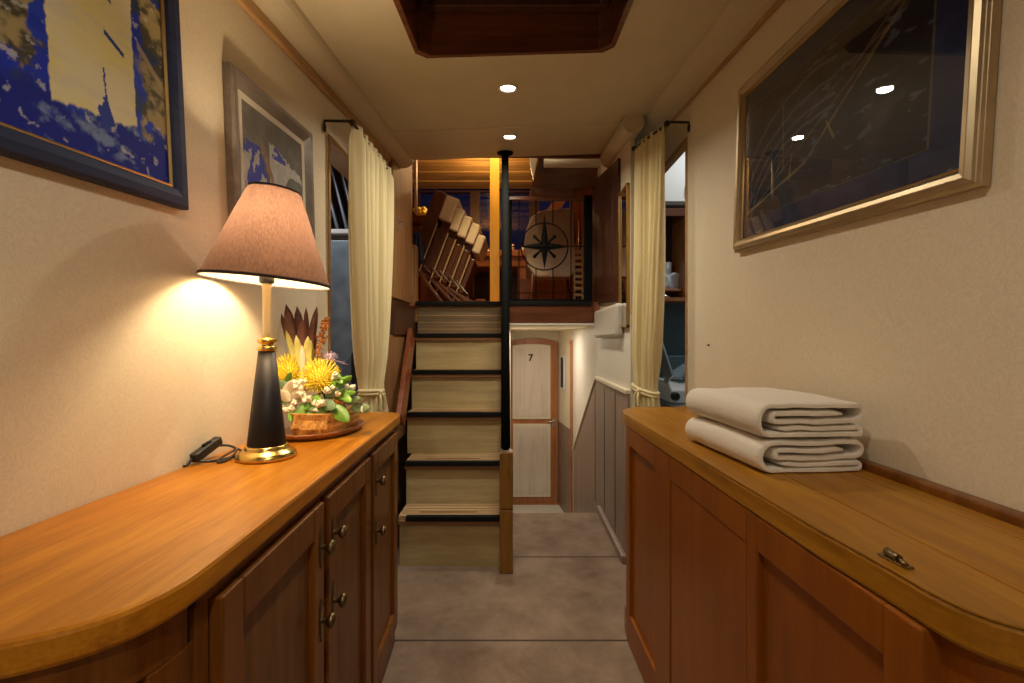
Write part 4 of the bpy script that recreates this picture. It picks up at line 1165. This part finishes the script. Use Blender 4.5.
# white duct along wall
bm = B(); box(bm, .548, .599, 2.50, 3.16, 1.185, 1.372); tag(obj('wall_duct', bm, M['duct'], bevel=.018), 'white rounded box along the right wall below the dark mahogany panel', 'duct')
# mirror near the curtain
mr = thing('wall_mirror', 'narrow gilt-edged mirror half hidden by the right curtain', 'mirror', (.60, 2.47, 1.24))
bm = B()
y0, y1, z0, z1 = 2.375, 2.565, 1.235, 1.99
for a in ((y0, y0 + .012, z0, z1), (y1 - .014, y1, z0, z1), (y0, y1, z1 - .014, z1), (y0, y1, z0, z0 + .014)): box(bm, .582, .5995, *a)
obj('frame', bm, M['goldframe'], mr, bevel=.003)
bm = B(); box(bm, .590, .5995, y0 + .01, y1 - .012, z0 + .012, z1 - .012); obj('mirror_glass', bm, M['mirror'], mr)
# wainscot in the passage
bm = B(); prism(bm, [(2.365, .005), (3.08, .005), (3.10, -.78), (4.55, -.78), (4.55, .075), (3.29, .885), (2.365, .885)], 'X', .586, .599)
wn = struct('wall_right_wainscot', bm, M['wains'])
bm = B()
for y in (2.66, 2.98, 3.32): box(bm, .5835, .5865, y - .003, y + .003, .0, .86)
obj('groove', bm, M['seam'], wn)
bm = B(); beam(bm, (.588, 2.365, .897), (.588, 3.295, .897), .03, .022); beam(bm, (.588, 3.285, .900), (.588, 4.56, .083), .03, .022); struct('trim_14', bm, M['creamwall'], bevel=.003)
bm = B(); box(bm, .555, .586, 2.365, 3.10, 0.0, .045); struct('baseboard_right', bm, M['wains'], bevel=.008)

# ------------------------------------------------------------------ lower passage with door 7
DY = 5.4
bm = B(); box(bm, -.2, .9, 3.08, 5.6, -.86, -.76); box(bm, -.2, .60, 3.08, 3.10, -.76, -.05); struct('floor_lower', bm, M['whitewall'])
bm = B(); prism(bm, [(.60, 4.78), (.505, DY + .1), (.62, DY + .1), (.72, 4.78)], 'Z', -.76, 1.30); struct('wall_passage_right', bm, M['creamwall'])
bm = B(); prism(bm, [(.597, 4.81), (.507, DY), (.515, DY), (.605, 4.81)], 'Z', -.76, .22); struct('trim_15', bm, M['wains'])
bm = B(); box(bm, -.056, -.048, 3.2, DY, -.76, 1.29); struct('wall_passage_left', bm, M['creamwall'])
bm = B(); box(bm, -.2, .9, DY, DY + .05, -.76, 1.30); struct('wall_passage_end', bm, M['creamwall'])
bm = B(); box(bm, -.045, .60, 3.216, DY, 1.284, 1.299); struct('ceiling_passage', bm, M['creamwall'])
bm = B(); a = P(574, 342, 4.74); b = P(570, 342, 4.74); box(bm, .575, .599, 4.72, 4.775, -.76, 1.155); ball(bm, (.587, 4.745, 1.15), (.02, .035, .03)); struct('trim_16', bm, M['doorf'], bevel=.003)
# small dark window in side wall
sw_ = B(); q0 = P(561.5, 0, 5.15).x
vs = box(sw_, -.006, .004, -.085, .085, .62, 1.00)
for v in vs: v.co = Matrix.Translation((.541, 5.15, 0)) @ Matrix.Rotation(R(8.7), 4, 'Z') @ v.co
wn1 = struct('window_1', sw_, M['white'])
sw_ = B(); vs = box(sw_, -.010, -.006, -.04, .06, .64, .98)
for v in vs: v.co = Matrix.Translation((.541, 5.15, 0)) @ Matrix.Rotation(R(8.7), 4, 'Z') @ v.co
obj('window_pane', sw_, M['nightblue'], wn1)
# door
def D(px, py): return P(px, py, DY - .03)
dr = thing('door_1', '', '', (.22, DY - .03, -.75), structure=True)
yd0, yd1 = DY - .035, DY - .002
def arch(xa, xb, zb, zt, rise, n=12):
    pts = [(xa, zb), (xb, zb)]
    for i in range(n + 1):
        t = i / n; x = xb + (xa - xb) * t; pts.append((x, zt - rise + rise * math.sin(PI * t) ** .6))
    return pts
a, b = D(508, 504), D(558, 338)
bm = B(); prism(bm, arch(a.x, b.x, -.755, b.z, .05), 'Y', yd0, yd1); obj('door_frame', bm, M['doorf'], dr, bevel=.003)
for (pa, pb, pc, pd, rise) in ((512.5, 419, 550.5, 344, .02), (513, 496.5, 550.5, 423.5, .0)):
    a, b = D(pa, pb), D(pc, pd)
    bm = B(); prism(bm, arch(a.x, b.x, a.z, b.z, rise) if rise else [(a.x, a.z), (b.x, a.z), (b.x, b.z), (a.x, b.z)], 'Y', yd0 - .012, yd0)
    mo = obj('panel_moulding', bm, M['creamwall'], dr, bevel=.003)
    bm = B(); box(bm, a.x + .032, b.x - .032, yd0 - .016, yd0 - .0121, a.z + .032, b.z - .045 if rise else b.z - .032); obj('panel_field', bm, M['doorp'], mo, bevel=.002)
q = D(552, 421); bm = B(); tube(bm, [(q.x + .02, yd0, q.z), (q.x + .02, yd0 - .03, q.z), (q.x - .06, yd0 - .03, q.z)], .008, 8); box(bm, q.x + .0, q.x + .04, yd0 - .006, yd0, q.z - .07, q.z + .03); obj('door_handle', bm, M['chrome'], dr)
cu = bpy.data.curves.new('numeral', 'FONT'); cu.body = '7'; cu.size = .115; cu.extrude = .002; cu.offset = .002; cu.align_x = 'CENTER'; cu.align_y = 'CENTER'
tmp = bpy.data.objects.new('tmp', cu); C.objects.link(tmp); bpy.context.view_layer.update()
me = bpy.data.meshes.new_from_object(tmp); bpy.data.objects.remove(tmp)
no_ = bpy.data.objects.new('door_numeral', me); C.objects.link(no_); me.materials.clear(); me.materials.append(M['iron'])
q = D(530.5, 358); no_.parent = dr; me.transform(Matrix.Translation(Vector((q.x, yd0 - .019, q.z)) - dr.location) @ Matrix.Rotation(PI / 2, 4, 'X'))
bm = B(); box(bm, -.05, .52, DY - .05, DY - .036, -.76, -.735); struct('trim_17', bm, M['doorf'])

# ------------------------------------------------------------------ galley left (seen through the opening)
bm = B(); box(bm, -2.2, XL - .091, 1.2, 3.3, -.05, 0); struct('floor_galley', bm, M['whitewall'])
bm = B(); box(bm, -2.3, XL - .091, 2.95, 3.05, 0, 2.6); box(bm, -2.3, -2.2, .8, 2.95, 0, 2.6); box(bm, -2.2, XL - .091, .8, .9, 0, 2.6); struct('wall_galley', bm, M['saloonwood'])
bm = B(); box(bm, -2.3, XL - .091, .8, 3.05, 2.25, 2.3); struct('ceiling_galley', bm, M['doorf'])
fr_ = thing('refrigerator', 'tall blue grey steel refrigerator seen through the left opening', 'refrigerator', (-1.12, 2.72, 0))
bm = B(); box(bm, -1.45, -.845, 2.52, 2.94, 0, 1.745); obj('body', bm, M['steel'], fr_, bevel=.01)
bm = B(); box(bm, -1.44, -.850, 2.49, 2.519, .08, 1.715); fd = obj('door', bm, M['bluefrid'], fr_, bevel=.006)
bm = B(); box(bm, -.885, -.865, 2.455, 2.489, .93, 1.10); obj('handle', bm, M['plastic'], fd, bevel=.004)
bm = B(); box(bm, -1.46, -.84, 2.47, 2.94, 1.746, 1.772); obj('top_edge', bm, M['white'], fr_, bevel=.005)
for k in range(5):
    bm = B(); x = -1.09 + .048 * k; yb = 2.58 + .015 * k
    vs = box(bm, -.013, .013, -.055, .055, 0, .44 - .03 * (k % 2))
    for v in vs:
        v.co.x *= 1 - .4 * (v.co.z > .2)
        v.co = Matrix.Translation((x, yb, 1.7735)) @ Matrix.Rotation(R(-14), 4, 'Y') @ v.co; v.co.z = max(v.co.z, 1.7735)
    o = obj('baking_tray', bm, M['darkmetal'], bevel=.006)
    tag(o, 'narrow dark metal tray leaning with others on the refrigerator top', 'tray', 'dark trays leaning on the refrigerator')

# ------------------------------------------------------------------ galley right
bm = B(); box(bm, .621, 2.2, 3.09, 3.3, -.05, 0); box(bm, .9001, 2.2, 1.6, 3.09, -.05, 0); struct('floor_pantry', bm, M['whitewall'])
bm = B(); box(bm, .621, 2.2, 3.121, 3.2, 0, 2.7); box(bm, 2.1, 2.2, 1.6, 3.12, 0, 2.7); box(bm, XR + .031, 2.1, 1.6, 1.68, 0, 2.7); struct('wall_pantry', bm, M['tealback'])
bm = B(); box(bm, XR + .031, 2.2, 1.6, 3.2, 2.60, 2.65); struct('ceiling_pantry', bm, M['whitewall'])
def K(px, py, Y=2.85): return P(px, py, Y)
wc = thing('wall_cupboard', 'white wall cupboard seen high through the right opening', 'cupboard', (1.2, 3.0, K(0, 205).z))
bm = B(); box(bm, .885, 1.9, 2.86, 3.115, K(0, 204).z, 2.595); obj('body', bm, M['white'], wc, bevel=.004)
bm = B(); box(bm, .886, 1.085, 2.84, 2.859, K(0, 202).z, 2.59); d_ = obj('door', bm, M['white'], wc, bevel=.004)
bm = B(); box(bm, 1.088, 1.30, 2.84, 2.859, K(0, 202).z, 2.59); obj('door', bm, M['white'], wc, bevel=.004)
bm = B(); tube(bm, [(1.065, 2.835, 2.06), (1.065, 2.825, 2.09), (1.065, 2.835, 2.13)], .004, 8); obj('handle', bm, M['iron'], d_)
sf = thing('shelf_unit', 'dark wooden shelf unit with dishes behind the right curtain', 'shelf', (1.2, 2.95, K(0, 300).z))
zsh = K(0, 301).z; zsm = K(0, 290).z; ztp = K(0, 206).z
bm = B(); box(bm, .885, 1.9, 2.86, 3.115, zsh, zsh + .022); obj('shelf_board', bm, M['doorf'], sf, bevel=.002)
bm = B(); box(bm, .885, 1.068, 2.90, 3.10, zsm, zsm + .014); obj('shelf_board', bm, M['doorf'], sf, bevel=.002)
bm = B(); box(bm, .885, 1.9, 2.86, 3.115, ztp - .06, ztp - .01); obj('top_board', bm, M['mahogX'], sf, bevel=.002)
bm = B(); box(bm, 1.070, 1.090, 2.86, 3.10, zsh + .023, ztp - .061); obj('upright', bm, M['doorf'], sf)
bm = B(); box(bm, .885, 1.9, 3.10, 3.115, zsh + .023, ztp - .061); obj('back_panel', bm, M['mahog'], sf)
M['dish'] = plain('pale_china', (.72, .74, .78), rough=.2, coat=.3)
for (px, py, Y, r_) in ((662, 270, 2.93, .052), (674, 262, 2.98, .058)):
    bm = B(); q = K(px, py, Y); q.z = zsm + .0145 + r_ * .98
    lathe(bm, [(.001, 0), (r_ * .6, 0), (r_, .012), (r_ * 1.0, .015), (r_ * .58, .004), (.001, .004)], q, 28, caps=False, mtx=Matrix.Rotation(R(100), 4, 'X'))
    tag(obj('plate', bm, M['dish']), 'pale round plate standing at the front of the shelf' if r_ < .055 else 'larger pale round plate standing behind on the shelf', 'plate')
bm = B(); q = K(668, 250, 3.03); lathe(bm, [(.020, 0), (.022, .05), (.028, .13), (.030, .19), (.027, .19), (.020, .05), (.001, .01)], (q.x, 3.045, zsm + .0145), 24, caps=False)
tag(obj('glass_jug', bm, M['dish']), 'tall pale glass standing behind the plates on the shelf', 'glass')
bm = B(); q = K(668, 298); lathe(bm, [(.001, 0), (.03, 0), (.045, .012), (.03, .024), (.001, .026)], (q.x, 2.93, zsh + .0225), 20, caps=False); tag(obj('saucepan_lid', bm, M['chrome']), 'small shiny lid on the lowest board under the plates', 'lid')
kc = B(); box(kc, .885, 1.9, 2.46, 3.115, 0, .78); box(kc, .882, 1.9, 2.44, 3.118, .781, .80)
tag(obj('kitchen_counter', kc, M['steel'], bevel=.004), 'kitchen counter carrying the white appliance beyond the right opening', 'counter')
ap = thing('kitchen_appliance', 'white countertop appliance with black knob and slanted steel tray, behind right opening', 'appliance', (.99, 2.75, .8))
bm = B(); prism(bm, [(2.62, .801), (2.98, .801), (2.98, .93), (2.66, .90), (2.62, .88)], 'X', .90, 1.14); obj('body', bm, M['white'], ap, bevel=.012)
bm = B(); q = K(676, 396, 2.60); lathe(bm, [(.001, 0), (.026, 0), (.024, .016), (.014, .020), (.001, .021)], (q.x, 2.617, .845), 24, caps=False, mtx=Matrix.Rotation(PI / 2, 4, 'X')); obj('knob', bm, M['plastic'], ap)
bm = B(); beam(bm, (.925, 2.72, .93), (.885, 2.80, 1.13), .012, .20, up=(0, 1, .2)); obj('slanted_plate', bm, M['steel'], ap, bevel=.004)
bm = B(); beam(bm, (.97, 2.80, .935), (1.11, 2.85, 1.03), .16, .012, up=(0, 0, 1)); box(bm, .96, 1.10, 2.88, 2.96, .93, 1.07); obj('top_tray', bm, M['chrome'], ap, bevel=.004)

# ------------------------------------------------------------------ upper saloon
SZ = 1.436; SC = 3.25
bm = B(); box(bm, -2.4, 2.2, YC + .02, 6.40, SC + .04, SC + .09); struct('ceiling_saloon', bm, M['mahog'])
cs = thing('ceiling_slats', '', '', (0, 6, SC), structure=True); cs.name = 'ceiling_battens'
for k in range(13):
    y = 4.1 + .165 * k
    bm = B(); box(bm, -2.3, 2.1, y, y + .148, SC - .012 * (k % 2), SC + .03); obj('slat', bm, M['slats'], cs, bevel=.004)
bm = B(); 
box(bm, XL - .1, 2.2, YC + .001, YC + .02, zc(0, YC) - .0, SC + .09); struct('wall_saloon_front', bm, M['mahogX'])
bm = B(); box(bm, -2.4, -2.3, 3.3, 6.40, SZ, SC); box(bm, -2.3, XL - .09, 3.3, 3.36, SZ, SC); struct('wall_saloon_left', bm, M['saloonwood'])
bm = B(); box(bm, 2.1, 2.2, 3.45, 6.40, SZ, SC); box(bm, .79, 2.1, 3.45, 3.5, SZ, SC); struct('wall_saloon_right', bm, M['saloonwood'])
# window wall at the far end
WB, WT = 2.38, SC - .02
bm = B(); box(bm, -2.3, 2.1, 6.30, 6.40, SZ, WB); box(bm, -2.3, 2.1, 6.30, 6.40, WT, SC)
for x in (-2.3, -1.45, -.62, .2, 1.0, 1.95): box(bm, x, x + .13, 6.30, 6.40, WB, WT)
struct('wall_saloon_end', bm, M['mahog'])
for k, x in enumerate((-2.17, -1.32, -.49, .33, 1.13)):
    bm = B(); box(bm, x, (-1.45, -.62, .2, 1.0, 1.95)[k], 6.34, 6.35, WB, WT); struct('window_%d' % (k + 2), bm, M['glass'])
# honey coloured post
bm = B(); a = P(490, 0, 3.4).x; b = P(499.5, 0, 3.4).x; box(bm, a, b, 3.38, 3.43, SZ, SC); tag(obj('support_post', bm, M['post_w'], bevel=.004), 'honey coloured square wooden post at the head of the stairs', 'post')
# overhead locker with tube light
ol = thing('overhead_locker', 'dark sloping overhead locker above the gate carrying a tube light', 'locker', (.45, 3.5, 2.3))
bm = B(); a = P(531, 0, 3.35); b = P(601, 0, 3.35)
hexa(bm, [(a.x, 3.33, 2.285), (b.x, 3.33, 2.285), (b.x, 3.9, 2.36), (a.x, 3.9, 2.36), (a.x + .07, 3.22, 2.56), (b.x + .1, 3.22, 2.56), (b.x + .1, 3.9, 2.62), (a.x + .07, 3.9, 2.62)])
obj('box', bm, M['mahogX'], ol, bevel=.004)
bm = B(); prism(bm, [(a.x - .012, 2.42), (a.x + .012, 2.30), (a.x + .05, 2.56), (a.x - .006, 2.56)], 'Y', 3.20, 3.24); obj('end_cap', bm, M['whitewall'], ol)
bm = B(); a = P(544, 162, 3.19); b = P(609, 162, 3.19); tube(bm, [(a.x, 3.20, a.z - .005), (b.x, 3.20, a.z - .005)], .030, 14)
tag(obj('tube_light', bm, M['whitewall']), 'unlit cream tube light under the dark overhead locker', 'light')
# bulkhead right side of saloon
bm = B(); a = P(553, 0, 4.8).x; box(bm, .58, 1.9, 4.75, 4.80, SZ, SC); prism(bm, [(.30, 2.47), (.40, 2.42), (.70, 2.88), (.60, 2.93)], 'Y', 4.70, 4.75)
struct('wall_bulkhead', bm, M['saloonwood'])
bm = B(); box(bm, .05, .60, 4.5, 4.74, SZ, 1.78); tag(obj('low_locker', bm, M['saloonwood'], bevel=.004), 'low orange wooden locker behind the covered chair', 'locker')
# rack with pale rungs by right post
bm = B(); x0 = P(575, 0, 3.9).x
for k in range(9): box(bm, x0, x0 + .055, 3.88, 3.91, SZ + .06 + .052 * k, SZ + .085 + .052 * k)
box(bm, x0 + .056, x0 + .068, 3.87, 3.92, SZ, SZ + .56); box(bm, x0 - .012, x0 - .001, 3.87, 3.92, SZ, SZ + .56)
tag(obj('slatted_rack', bm, M['tread']), 'small rack of pale wooden slats behind the gate post', 'rack')

# chair with cloth behind the gate
CY = 3.95
def H(px, py, dy=0): return P(px, py, CY + dy) + Vector((0, 0, 0))
ch = thing('dining_chair', 'dining chair draped with a pale grey cloth, seen through the compass gate', 'chair', (.26, CY, SZ))
bm = B()
pts = [(-25, -2), (-23, 14), (-18, 27), (-10, 33), (0, 35), (22, 36), (25, 33), (25, -26), (22, -32), (-14, -32), (-21, -22)]
c = H(549, 245)
prism(bm, [(c.x + x * CY / F, c.z + z * CY / F) for x, z in pts], 'Y', CY - .03, CY + .03)
obj('cloth_cover', bm, M['palecloth'], ch, bevel=.015)
bm = B(); box(bm, H(532, 0).x, H(572, 0).x, CY - .02, CY + .40, SZ + .40, SZ + .45); obj('seat', bm, M['darkchair'], ch, bevel=.01)
for pa, pb in (((534, 262), (530, 312)), ((571, 262), (577, 312))):
    bm = B(); p = H(*pa); q = H(*pb); q.z = SZ; tube(bm, [p, q], .018, 8); obj('leg', bm, M['darkchair'], ch)
    bm = B(); tube(bm, [p + Vector((0, .36, -.1)), q + Vector((0, .38, 0))], .018, 8); obj('leg', bm, M['darkchair'], ch)
bm = B(); tube(bm, [H(535, 268), H(571, 268)], .010, 8); obj('stretcher', bm, M['chrome'], ch)
# second plain dark chair peeking at right
ch2 = thing('dining_chair', 'dark wooden chair back standing behind the draped chair', 'chair', (.56, 4.2, SZ))
bm = B()
for x in (574, 579.5):
    p = P(x, 220, 4.2); q = P(x + 1, 262, 4.2); r2 = Vector((q.x, 4.2, SZ))
    tube(bm, [p, q, r2], .02, 8, rs=[.008, .022, .016])
obj('back_post', bm, M['darkchair'], ch2)
bm = B(); box(bm, P(573, 0, 4.2).x, P(580, 0, 4.2).x, 4.19, 4.56, SZ + .42, SZ + .46); obj('seat', bm, M['darkchair'], ch2, bevel=.006)

# stack of tipped folding chairs at the head of the stairs
FYc = 3.62
def S(px, py, Y=FYc): return P(px, py, Y)
def fold_chair(i, label):
    # outline pixels of the first chair shifted per chair
    ox, oy = ((0, 0), (13, 15), (22, 25), (32, 35), (40, 47))[i]
    sc = (1.0, .92, .88, .84, .76)[i]
    Y0 = FYc + .03 * i; Y1 = Y0 + .42
    base = S(420 + ox * .92, 268 + oy * .45, Y0)
    t = thing('folding_chair', label, 'chair', (base.x, Y0 + .2, SZ), 'tipped folding chairs at the stair head')
    ax = Vector((27, 72)).normalized(); pe = Vector((ax.y, -ax.x))      # image axes (x right, z up)
    k = Y0 / F
    def Wp(l, s, y): # l along, s across (pixels)
        q = Vector((base.x, base.z)) + (ax * l + pe * s) * k
        return Vector((q.x, y, q.y))
    L_ = 78 * sc
    def slab(l0, l1, s0, s1, ya, yb, mat, nm, bev=.004):
        bm = B(); hexa(bm, [Wp(l0, s0, ya), Wp(l0, s1, ya), Wp(l0, s1, yb), Wp(l0, s0, yb), Wp(l1, s0, ya), Wp(l1, s1, ya), Wp(l1, s1, yb), Wp(l1, s0, yb)]); return obj(nm, bm, mat, t, bevel=bev)
    wd = 9 if i else 13
    bk = slab(2, L_ - 8, -wd, 0, Y0, Y1, M['darkchair'], 'backrest')
    slab(L_ - 25 * sc, L_, -wd * .1 + .8, (13 if i == 0 else 9), Y0 - .012, Y1, M['beige_cush'], 'cushion', .012)
    if i == 0: slab(L_ - 40, L_ + 1, -wd - .5, -wd * .1, Y0 - .006, Y1 + .004, M['darkchair'], 'headrest_shell', .006)
    for yy in (Y0 - .014, Y1):
        slab(-12, L_ - 30 * sc, .2, 1.5, yy, yy + .012, M['tread'], 'frame_rail', .001)
    slab(-2, L_ - 33 * sc, 1.7, 6.5, Y0 + .02, Y1 - .02, M['darkchair'], 'seat')
    for yy in (Y0 - .008, Y1 - .02):
        p = Wp(-4, 0, yy); q = Vector((p.x + 26 * k, yy, SZ + .012))
        bm = B(); beam(bm, p, q, .020, .022, up=(0, 1, 0)); obj('leg', bm, M['darkchair'], t, bevel=.002)
        q2 = Vector((p.x - 2 * k, yy, SZ + .012))
    bm = B(); p = Wp(-4, -.5, Y0 - .011); q = Vector((p.x + 27 * k, Y0 - .011, SZ + .006)); beam(bm, p, q, .006, .012, up=(0, 1, 0)); obj('leg_edge', bm, M['tread'], t)
    bm = B(); p = Wp(8, -3, Y0 - .018); q = Wp(-1, 12, Y0 - .018); beam(bm, p, q, .008, .012, up=(0, 1, 0)); obj('hinge_bar', bm, M['chrome'], t)
    return t
labs = ['tallest, leftmost folding chair of the tipped stack above the stairs', 'folding chair second from the left in the tipped stack above the stairs', 'middle folding chair of the tipped stack above the stairs', 'folding chair second from the right in the tipped stack above the stairs', 'shortest, rightmost folding chair of the tipped stack above the stairs']
for i in range(5): fold_chair(i, labs[i])

# left shelf locker with plants and bits
bm = B(); q = P(432, 216, 4.5); box(bm, -1.5, q.x, 4.5, 4.9, 2.33, 2.41); box(bm, -1.5, q.x - .12, 4.55, 4.9, SZ, 2.33)
tag(obj('sideboard', bm, M['mahogX'], bevel=.004), 'dark wooden sideboard with flowers on top, behind the tipped chairs', 'sideboard')
random.seed(3)
for k, (px, m, h, r_, lab) in enumerate(((408, 'green', .07, .03, 'small green plant at the left end of the sideboard'), (413, 'dkred', .09, .02, 'dark red bottle beside the yellow flowers on the sideboard'), (419.5, 'yellow', .085, .05, 'bright yellow flowers standing on the sideboard'), (426, 'dish', .10, .02, 'white narrow vase right of the yellow flowers'), (430, 'dish', .055, .022, 'small white cup at the right end of the sideboard'))):
    p = P(px, 216, 4.6); bm = B()
    if m in ('yellow', 'green'):
        for j in range(14): ball(bm, (p.x + random.gauss(0, r_ * .5), 4.62 + random.gauss(0, .02), 2.4105 + h * .5 + random.random() * h * .6), r_ * .45, 7, 5)
        lathe(bm, [(.02, 0), (.03, h * .3), (.02, h * .6)], (p.x, 4.62, 2.4105), 12)
    else: lathe(bm, [(r_ * .8, 0), (r_, h * .4), (r_ * .4, h * .7), (r_ * .4, h)], (p.x, 4.62, 2.4105), 14)
    tag(obj(('potted_plant', 'bottle', 'flower_bunch', 'vase', 'cup')[k], bm, M[m]), lab, ('plant', 'bottle', 'flowers', 'vase', 'cup')[k])
bm = B(); p = P(412.5, 160, 4.3); tube(bm, [(p.x, 4.45, 2.411), (p.x, 4.45, SC - .003)], .014, 10); tag(obj('thin_pole', bm, M['white']), 'thin white vertical pole at the left end of the saloon', 'pole')
# low side locker with pale panel, hanging white cap and navy cloth
bm = B(); a = P(405, 300, 3.42); b = P(416, 245, 3.42); box(bm, a.x, b.x, 3.40, 3.50, SZ, b.z)
sl_ = tag(obj('side_locker', bm, M['door_w'], bevel=.004), 'narrow wooden locker with pale panel beside the tipped chairs', 'locker')
bm = B(); box(bm, a.x + .035, b.x - .018, 3.394, 3.3995, SZ + .08, b.z - .03); obj('pale_panel', bm, M['riser'], sl_)
bm = B(); q = P(409, 243, 3.44); ball(bm, (q.x, 3.44, q.z + .03), (.02, .03, .055)); tag(obj('hanging_hat', bm, M['white']), 'small white cap hanging by the narrow locker', 'cap')
bm = B(); q0 = P(415, 232, 3.53); q1 = P(417, 262, 3.53)
g = []
for j in range(9):
    row = []
    for i in range(9):
        t = j / 8; x = q0.x - .01 + (.05 + .03 * t) * (i / 8); z = q0.z + (q1.z - q0.z) * t
        row.append(bm.verts.new((x, 3.53 + .012 * math.sin(i * 1.7 + t), z)))
    g.append(row)
for a, b in zip(g, g[1:]):
    for i in range(8): bm.faces.new([a[i], a[i + 1], b[i + 1], b[i]]).smooth = True
tag(obj('hanging_cloth', bm, M['nightblue'], solid=.004), 'navy cloth hanging beside the white cap', 'cloth')

# bar counter with objects
TY = 5.1
def U(px, py, dy=0): return P(px, py, TY + dy)
br = thing('bar_counter', 'orange brown wooden counter carrying bottles in the upper saloon', 'counter', (-.25, TY + .25, SZ))
a = U(452, 250); b = U(528, 256)
bm = B(); box(bm, a.x, b.x, TY, TY + .6, b.z - .0, a.z); obj('counter_top', bm, M['doorf'], br, bevel=.006)
bm = B(); box(bm, a.x + .02, b.x - .02, TY + .03, TY + .58, b.z - .11, b.z); obj('apron', bm, M['saloonwood'], br)
M['pinkwood'] = wood('pink_brown_wood', (.24, .10, .06), (.34, .15, .09), (.42, .20, .12), 'Z', rough=.4)
for pa, pb in ((459, 470), (518, 528)):
    bm = B(); box(bm, U(pa, 0).x, U(pb, 0).x - .02, TY + .04, TY + .56, SZ, b.z - .11); obj('leg_panel', bm, M['pinkwood'], br, bevel=.004)
bm = B(); box(bm, U(470, 0).x, U(518, 0).x, TY + .52, TY + .56, SZ, b.z - .11); obj('back_panel', bm, M['mahog'], br)
bm = B(); prism(bm, [(U(471, 0).x, SZ), (U(489, 0).x, SZ), (U(484, 0).x, SZ + .22), (U(474, 0).x, SZ + .22)], 'Y', TY + .2, TY + .4); tag(obj('storage_box', bm, M['pinkwood'], bevel=.01), 'brown box on the floor under the saloon counter', 'box')
bm = B(); q = U(477, 0, .1); lathe(bm, [(.02, 0), (.045, .02), (.052, .05), (.03, .075), (.001, .078)], (q.x, q.y, a.z + .0005), 20)
tp = tag(obj('teapot', bm, M['dish']), 'round white pot standing on the saloon counter', 'pot')
bm = B(); tube(bm, [(q.x + .045, q.y, a.z + .05), (q.x + .075, q.y, a.z + .06), (q.x + .085, q.y, a.z + .07)], .007, 8); obj('spout', bm, M['dish'], tp)
for px, m, h, r_, nm, lab, cat in ((484, 'blossom', .06, .02, 'cup', 'pale cup beside the round white pot on the counter', 'cup'), (487.5, 'green', .045, .022, 'napkin_ring', 'small green item right of the pale cup', 'ornament'), (509.5, 'plastic', .15, .016, 'bottle', 'black bottle on the counter right of the black pole', 'bottle'), (512, 'dish', .075, .022, 'mug', 'white mug next to the black bottle', 'mug'), (523, 'dish', .06, .016, 'tumbler', 'small pale tumbler at the right end of the counter', 'tumbler')):
    bm = B(); q = U(px, 0, .12 + (.06 if m == 'plastic' else 0)); lathe(bm, [(r_ * .9, 0), (r_, h * .1), (r_, h * .6), (r_ * .45, h * .75), (r_ * .45, h)] if m == 'plastic' else [(r_ * .8, 0), (r_, h * .5), (r_ * .95, h)], (q.x, q.y, a.z + .0005), 16)
    tag(obj(nm, bm, M[m]), lab, cat)
for px, w, h, lab in ((481, .075, .16, 'peach cushion leaning behind the white pot on the counter'), (508, .08, .16, 'peach cushion leaning behind the black bottle on the counter')):
    bm = B(); q = U(px, 0, .42); box(bm, q.x - w, q.x + w, q.y - .03, q.y + .03, a.z + .001, a.z + h); tag(obj('cushion', bm, M['peach'], bevel=.028), lab, 'cushion')

# ------------------------------------------------------------------ lights of the place, plus an added fill over the bar counter
def alight(name, loc, e, col, size, rot=(0, 0, 0), typ='AREA', spread=180):
    L = bpy.data.lights.new(name, typ); L.energy = e; L.color = col
    if typ == 'AREA': L.size = size; L.spread = R(spread)
    else: L.shadow_soft_size = size
    o = bpy.data.objects.new(name, L); C.objects.link(o); o.location = loc; o.rotation_euler = rot; return o
alight('counter_fill', (-.37, 4.55, 3.05), 30, (1, .60, .27), .035, typ='POINT')  # added fill light to brighten the bar counter, no lamp known here
alight('saloon_lamp', (-.35, 5.2, 2.95), 14, (1, .62, .25), .05, typ='POINT')
alight('stairhead_lamp', (-.05, 3.06, 2.75), 4, (1, .76, .45), .05, typ='POINT')
so = alight('post_spot', (-.16, 3.02, 3.05), 80, (1, .74, .36), .03, typ='SPOT'); so.data.spot_size = R(46); so.data.spot_blend = .5
so.rotation_euler = Vector((.0, .40, -1.15)).to_track_quat('-Z', 'Y').to_euler()
alight('passage_lamp', (.20, 4.3, 1.27), 8, (1, .88, .74), .30)
alight('pantry_lamp', (1.3, 2.3, 2.55), 8, (.92, .97, 1), .3)
alight('galley_lamp', (-1.3, 1.9, 2.2), 8, (.90, .95, 1), .3)
w = bpy.data.worlds.new('World'); bpy.context.scene.world = w; w.use_nodes = True
w.node_tree.nodes['Background'].inputs[0].default_value = (.012, .030, .13, 1); w.node_tree.nodes['Background'].inputs[1].default_value = .13

# ------------------------------------------------------------------ camera and view
cam = bpy.data.cameras.new('Camera'); cam.sensor_width = 36; cam.lens = 36 * F / 1024; cam.clip_start = .02
cam.shift_x = -3 / 1024
co = bpy.data.objects.new('Camera', cam); C.objects.link(co); co.location = (0, 0, 1.16); co.rotation_euler = (PI / 2, 0, 0)
sc = bpy.context.scene; sc.camera = co
sc.view_settings.view_transform = 'Standard'; sc.view_settings.look = 'None'; sc.view_settings.gamma = 1; sc.view_settings.use_curve_mapping = False
sc.view_settings.exposure = 0.0
try:
    sc.cycles.use_denoising = True; sc.cycles.denoiser = 'OPENIMAGEDENOISE'; sc.cycles.sample_clamp_indirect = 4; sc.cycles.max_bounces = 8
except Exception: pass
